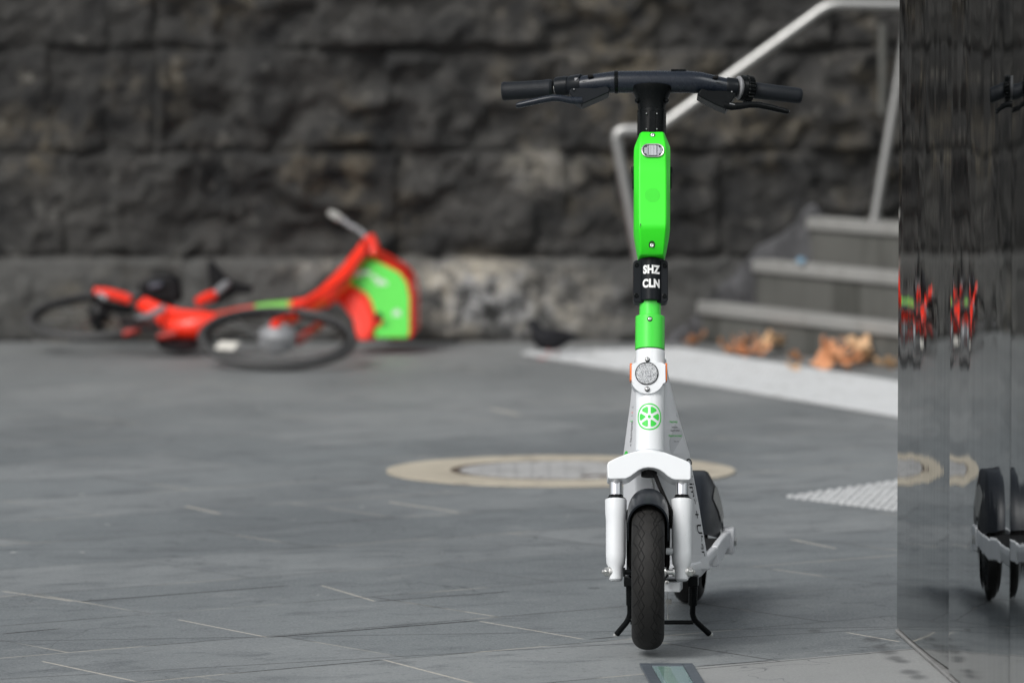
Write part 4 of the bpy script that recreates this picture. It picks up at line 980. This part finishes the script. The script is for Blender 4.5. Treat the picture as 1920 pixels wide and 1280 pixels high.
# basket: bucket with a raked front
def bas(px, py, Y): return at(px, py, Y)
front = [(694, 476), (722, 491), (752, 508), (768, 527), (775, 556), (775, 634), (742, 636), (716, 634), (700, 636), (689, 640), (674, 634), (664, 606), (655, 585), (632, 568), (618, 560), (640, 545), (656, 520), (676, 492)]
mb = MB(); mb.prism([bas(x, y, 19.82+(640-y)*.0012) for x, y in front], (.02, .26, .01)); basket = finish(mb, 'basket', M['red'], bk, True, .014, 3)
grn = [(694, 483), (720, 496), (749, 511), (762, 529), (768, 557), (768, 624), (764, 633), (703, 633), (700, 620), (712, 610), (718, 600), (704, 588), (697, 566), (688, 551), (668, 539), (650, 531), (662, 514), (680, 490)]
mb = MB(); mb.prism([bas(x, y, 19.82+(640-y)*.0012-.004) for x, y in grn], (0, .012, 0)); finish(mb, 'basket_sticker', mat('lime_green_sticker', (.10, .70, .07), .35, coat=.3), basket, True, .003)
side = [(622, 556), (640, 543), (668, 548), (690, 562), (700, 588), (704, 602), (701, 618), (690, 640), (668, 636), (662, 600), (642, 574)]
mb = MB(); mb.prism([bas(x, y, 19.82+(640-y)*.0012-.03) for x, y in side], (0, .05, 0)); finish(mb, 'basket_side', M['red'], basket, True, .012, 3)
lm = mat('white_sticker_print', (.80, .83, .80), .4)
for (x, y, w_, h_, r_) in ((668, 517, 13, 8, -.6), (688, 513, 9, 6, .3), (716, 532, 12, 8, .45), (703, 522, 6, 6, .4), (744, 590, 8, 10, 0)):
    c = bas(x, y, 19.82+(640-y)*.0012-.0062); k_ = 19.8/FPX; mb = MB()
    mb.poly([c+Vector(((math.cos(t)*w_*math.cos(r_)-math.sin(t)*h_*math.sin(r_))*k_, 0, -(math.cos(t)*w_*math.sin(r_)+math.sin(t)*h_*math.cos(r_))*k_)) for t in [2*math.pi*i/16 for i in range(16)]])
    finish(mb, 'sticker_print', lm, basket, False)
mb = MB(); mb.lathe(bas(711, 593, 19.84), Vector((0, -1, 0)), ((0, .014), (.012, .014), (.016, .009)), 14); finish(mb, 'basket_lamp', M['black_plastic'], basket)
# ================================================================== PIGEON
PY = 19.62
pg = thing('pigeon', ground(1032, 672), 'dark pigeon standing on the end of the white tactile strip', 'pigeon')
def pr(x, y, rx, ry, k=12):
    c = at(x, y, PY); return c, rx*PY/FPX, ry*PY/FPX
mb = MB(); rings = []
spine = ((986, 608, 1, 1, 0), (989, 607, 3, 2.5, 0), (993, 604, 6.5, 6, 0), (999, 603, 8, 8.5, .2), (1003, 611, 9.5, 9.5, .9), (1006, 621, 14, 14, .8), (1013, 632, 18, 21, .55), (1023, 638, 21, 22, .3), (1037, 637, 21, 21, .1), (1052, 634, 18, 17.5, 0), (1066, 631, 12, 10.5, 0), (1078, 632, 9, 6, 0), (1090, 633, 9, 3.5, 0), (1095, 633.5, 8, 1.4, 0))
pts = [at(x, y, PY) for x, y, *_ in spine]
for i, (x, y, rw, rh, tl) in enumerate(spine):
    t = (pts[min(i+1, len(pts)-1)]-pts[max(i-1, 0)]).normalized(); sidev = Vector((0, 1, 0)); n = sidev.cross(t).normalized(); k_ = PY/FPX
    rings.append([pts[i]+sidev*math.cos(a)*rw*k_+n*math.sin(a)*rh*k_ for a in [2*math.pi*j/16 for j in range(16)]])
mb.loft(rings)
t = NT('dark_pigeon_feathers'); nn = t.noise(t.obj(), 22, 5); t.set(Base_Color=t.mix(nn, (.005, .0055, .006), (.020, .020, .025)), Roughness=.7, Specular_IOR_Level=.25); t.bump(t.noise(t.mapping(t.obj(), scale=(1, 1, 3)), 60, 4), .5, .004)
finish(mb, 'body', t.m, pg, subsurf=1)
for s_ in (-1, 1):
    mb = MB(); rr = []
    for x, y, w_, h_ in ((1014, 627, 3, 3), (1024, 627, 5, 10), (1040, 628, 5, 12), (1056, 629, 4, 9), (1072, 630, 3, 5), (1084, 631, 1, 1.5)):
        c = at(x, y, PY)+Vector((0, s_*16*PY/FPX*(1 if x < 1050 else .75), 0)); k_ = PY/FPX
        rr.append([c+Vector((0, math.cos(a)*w_*k_, math.sin(a)*h_*k_)) for a in [2*math.pi*j/12 for j in range(12)]])
    mb.loft(rr); finish(mb, 'wing', t.m, pg, subsurf=1)
    mb = MB(); mb.lathe(at(992.5, 601.5, PY)+Vector((0, s_*.0118, 0)), Vector((0, s_, 0)), ((-.002, .003), (.001, .003), (.002, .001)), 10); finish(mb, 'eye', M['black'], pg)
pink = mat('pink_leg_skin', (.45, .16, .15), .6)
for (x0, y0, x1, y1, dy) in ((1026, 648, 1027, 671, -.02), (1040, 646, 1044, 666, .12)):
    b = ground(x1, y1); a = at(x0, y0, PY+.02*(1 if dy > 0 else -1)); b = Vector((b.x, a.y, .004))
    mb = MB(); mb.tube([a, (a+b)/2+Vector((.006, 0, 0)), b], [.005, .0032, .0032], 8)
    for dx, dy_ in ((-.03, -.012), (-.034, 0), (-.03, .012), (.02, 0)): mb.tube([b, b+Vector((dx, dy_, -.0015))], [.0035, .002], 6)
    finish(mb, 'leg', pink, pg)
# ================================================================== DRY LEAVES, LITTER
def leaf_mesh(seed, size):
    rs = random.Random(seed); mb = MB(); n = 40; rings = []
    curl = rs.uniform(.4, .9); twist = rs.uniform(-.6, .6)
    for i in range(7):
        row = []; fr_ = i/6
        for k in range(n):
            a = 2*math.pi*k/n; lob = .78+.18*abs(math.cos(2.5*(a-math.pi/2)))+.03*math.sin(9*a+seed)
            if abs(a-1.5*math.pi) < .5: lob *= .72
            r = size*lob*fr_; x = math.cos(a)*r; y = math.sin(a)*r
            z = curl*(x*x*1.5+abs(y)*y*.8)/size*.8+.12*size*math.sin(5*a)*fr_*fr_+twist*x*y/size*.7
            row.append(Vector((x, y, z)))
        rings.append(row)
    mb.loft(rings, cap=False); mb.tube([(0, -size*.4, .002), (0, -size*.8, .01), (size*.1, -size*1.25, .03)], [.002, .0018, .0022], 6)
    bm = mb.bm; zmin = min(v.co.z for v in bm.verts)
    for v in bm.verts: v.co.z -= zmin
    return mb
LV = []
for k in range(5):
    o = finish(leaf_mesh(k*13+3, .040), 'dry_leaf', LEAF[k % 3], origin=(0, 0, 0)); sd = o.modifiers.new('thick', 'SOLIDIFY'); sd.thickness = .0012; LV.append(o)
used = [False]*5
def leaf(px, py, sc_, kind, label, group, dz=0, tilt=(0, 0)):
    g_ = ground(px, py)
    if not used[kind]: o = LV[kind]; used[kind] = True
    else: o = LV[kind].copy(); COL.objects.link(o)
    o.location = (g_.x, g_.y, dz+.003); o.scale = (sc_,)*3; o.rotation_euler = (tilt[0], tilt[1], random.uniform(0, 6.28))
    tag(o, label, 'leaf', group)
H1 = 'curled orange brown leaf in the long heap at the foot of the lowest step'; G1 = 'leaves heaped in the long pile'
for i, (x, y, s_, k, dz) in enumerate(((1364, 666, 1.25, 2, 0), (1384, 671, 1.2, 0, 0), (1406, 671, 1.3, 3, .006), (1426, 672, 1.2, 0, .004), (1446, 668, 1.3, 1, .02), (1396, 664, 1.1, 3, .022), (1452, 662, 1.1, 4, .035))):
    leaf(x, y, s_, k, H1, G1, dz, (random.uniform(-.3, .3), random.uniform(-.3, .3)))
H2 = 'curled orange leaf in the tall heap between the tactile strip and the mirrored pillar'; G2 = 'leaves heaped in the tall pile'
for i, (x, y, s_, k, dz) in enumerate(((1550, 691, 1.3, 0, 0), (1572, 695, 1.4, 3, .004), (1596, 694, 1.35, 0, .01), (1614, 693, 1.4, 1, .016), (1556, 684, 1.25, 3, .028), (1586, 687, 1.3, 0, .034), (1606, 684, 1.3, 1, .045))):
    leaf(x, y, s_, k, H2, G2, dz, (random.uniform(-.4, .4), random.uniform(-.4, .4)))
leaf(1312, 646, 1.1, 0, 'single orange leaf on the paving just left of the long leaf heap', None, 0, (.5, .2))
leaf(1255, 634, .9, 2, 'brown leaf on the paving behind the green stem collar', None, 0, (.5, 0))
leaf(1489, 679, .75, 2, 'small rusty leaf between the two leaf heaps', None, 0, (.3, .3))
leaf(1484, 703, .7, 1, 'small tan leaf lying alone on the white tactile strip', None, .012, (.2, .2))
leaf(1660, 694, 1.1, 1, 'pale flat leaf next to the mirrored pillar beyond the tall heap', None, 0, (.1, .1))
leaf(790, 640, .6, 2, 'scrap of brown leaf below the bicycle basket', None, 0, (.2, .1))
for (x, y, lb, m_) in ((1502, 487, 'small pale blue scrap of litter on the second step', (.22, .40, .55)),):
    mb = MB(); c = at(x, y, 20.12); c.z = .303; random.seed(9)
    bmesh.ops.create_icosphere(mb.bm, subdivisions=2, radius=.016)
    for v in mb.bm.verts: v.co = v.co*random.uniform(.75, 1.15)
    for v in mb.bm.verts: v.co = Vector((v.co.x*1.1, v.co.y, v.co.z*.8))+c+Vector((0, 0, .012))
    tag(finish(mb, 'litter_scrap', mat('pale_blue_paper', m_, .6), smooth=False), lb, 'litter')
for i in range(5):
    if not used[i]: bpy.data.objects.remove(LV[i])
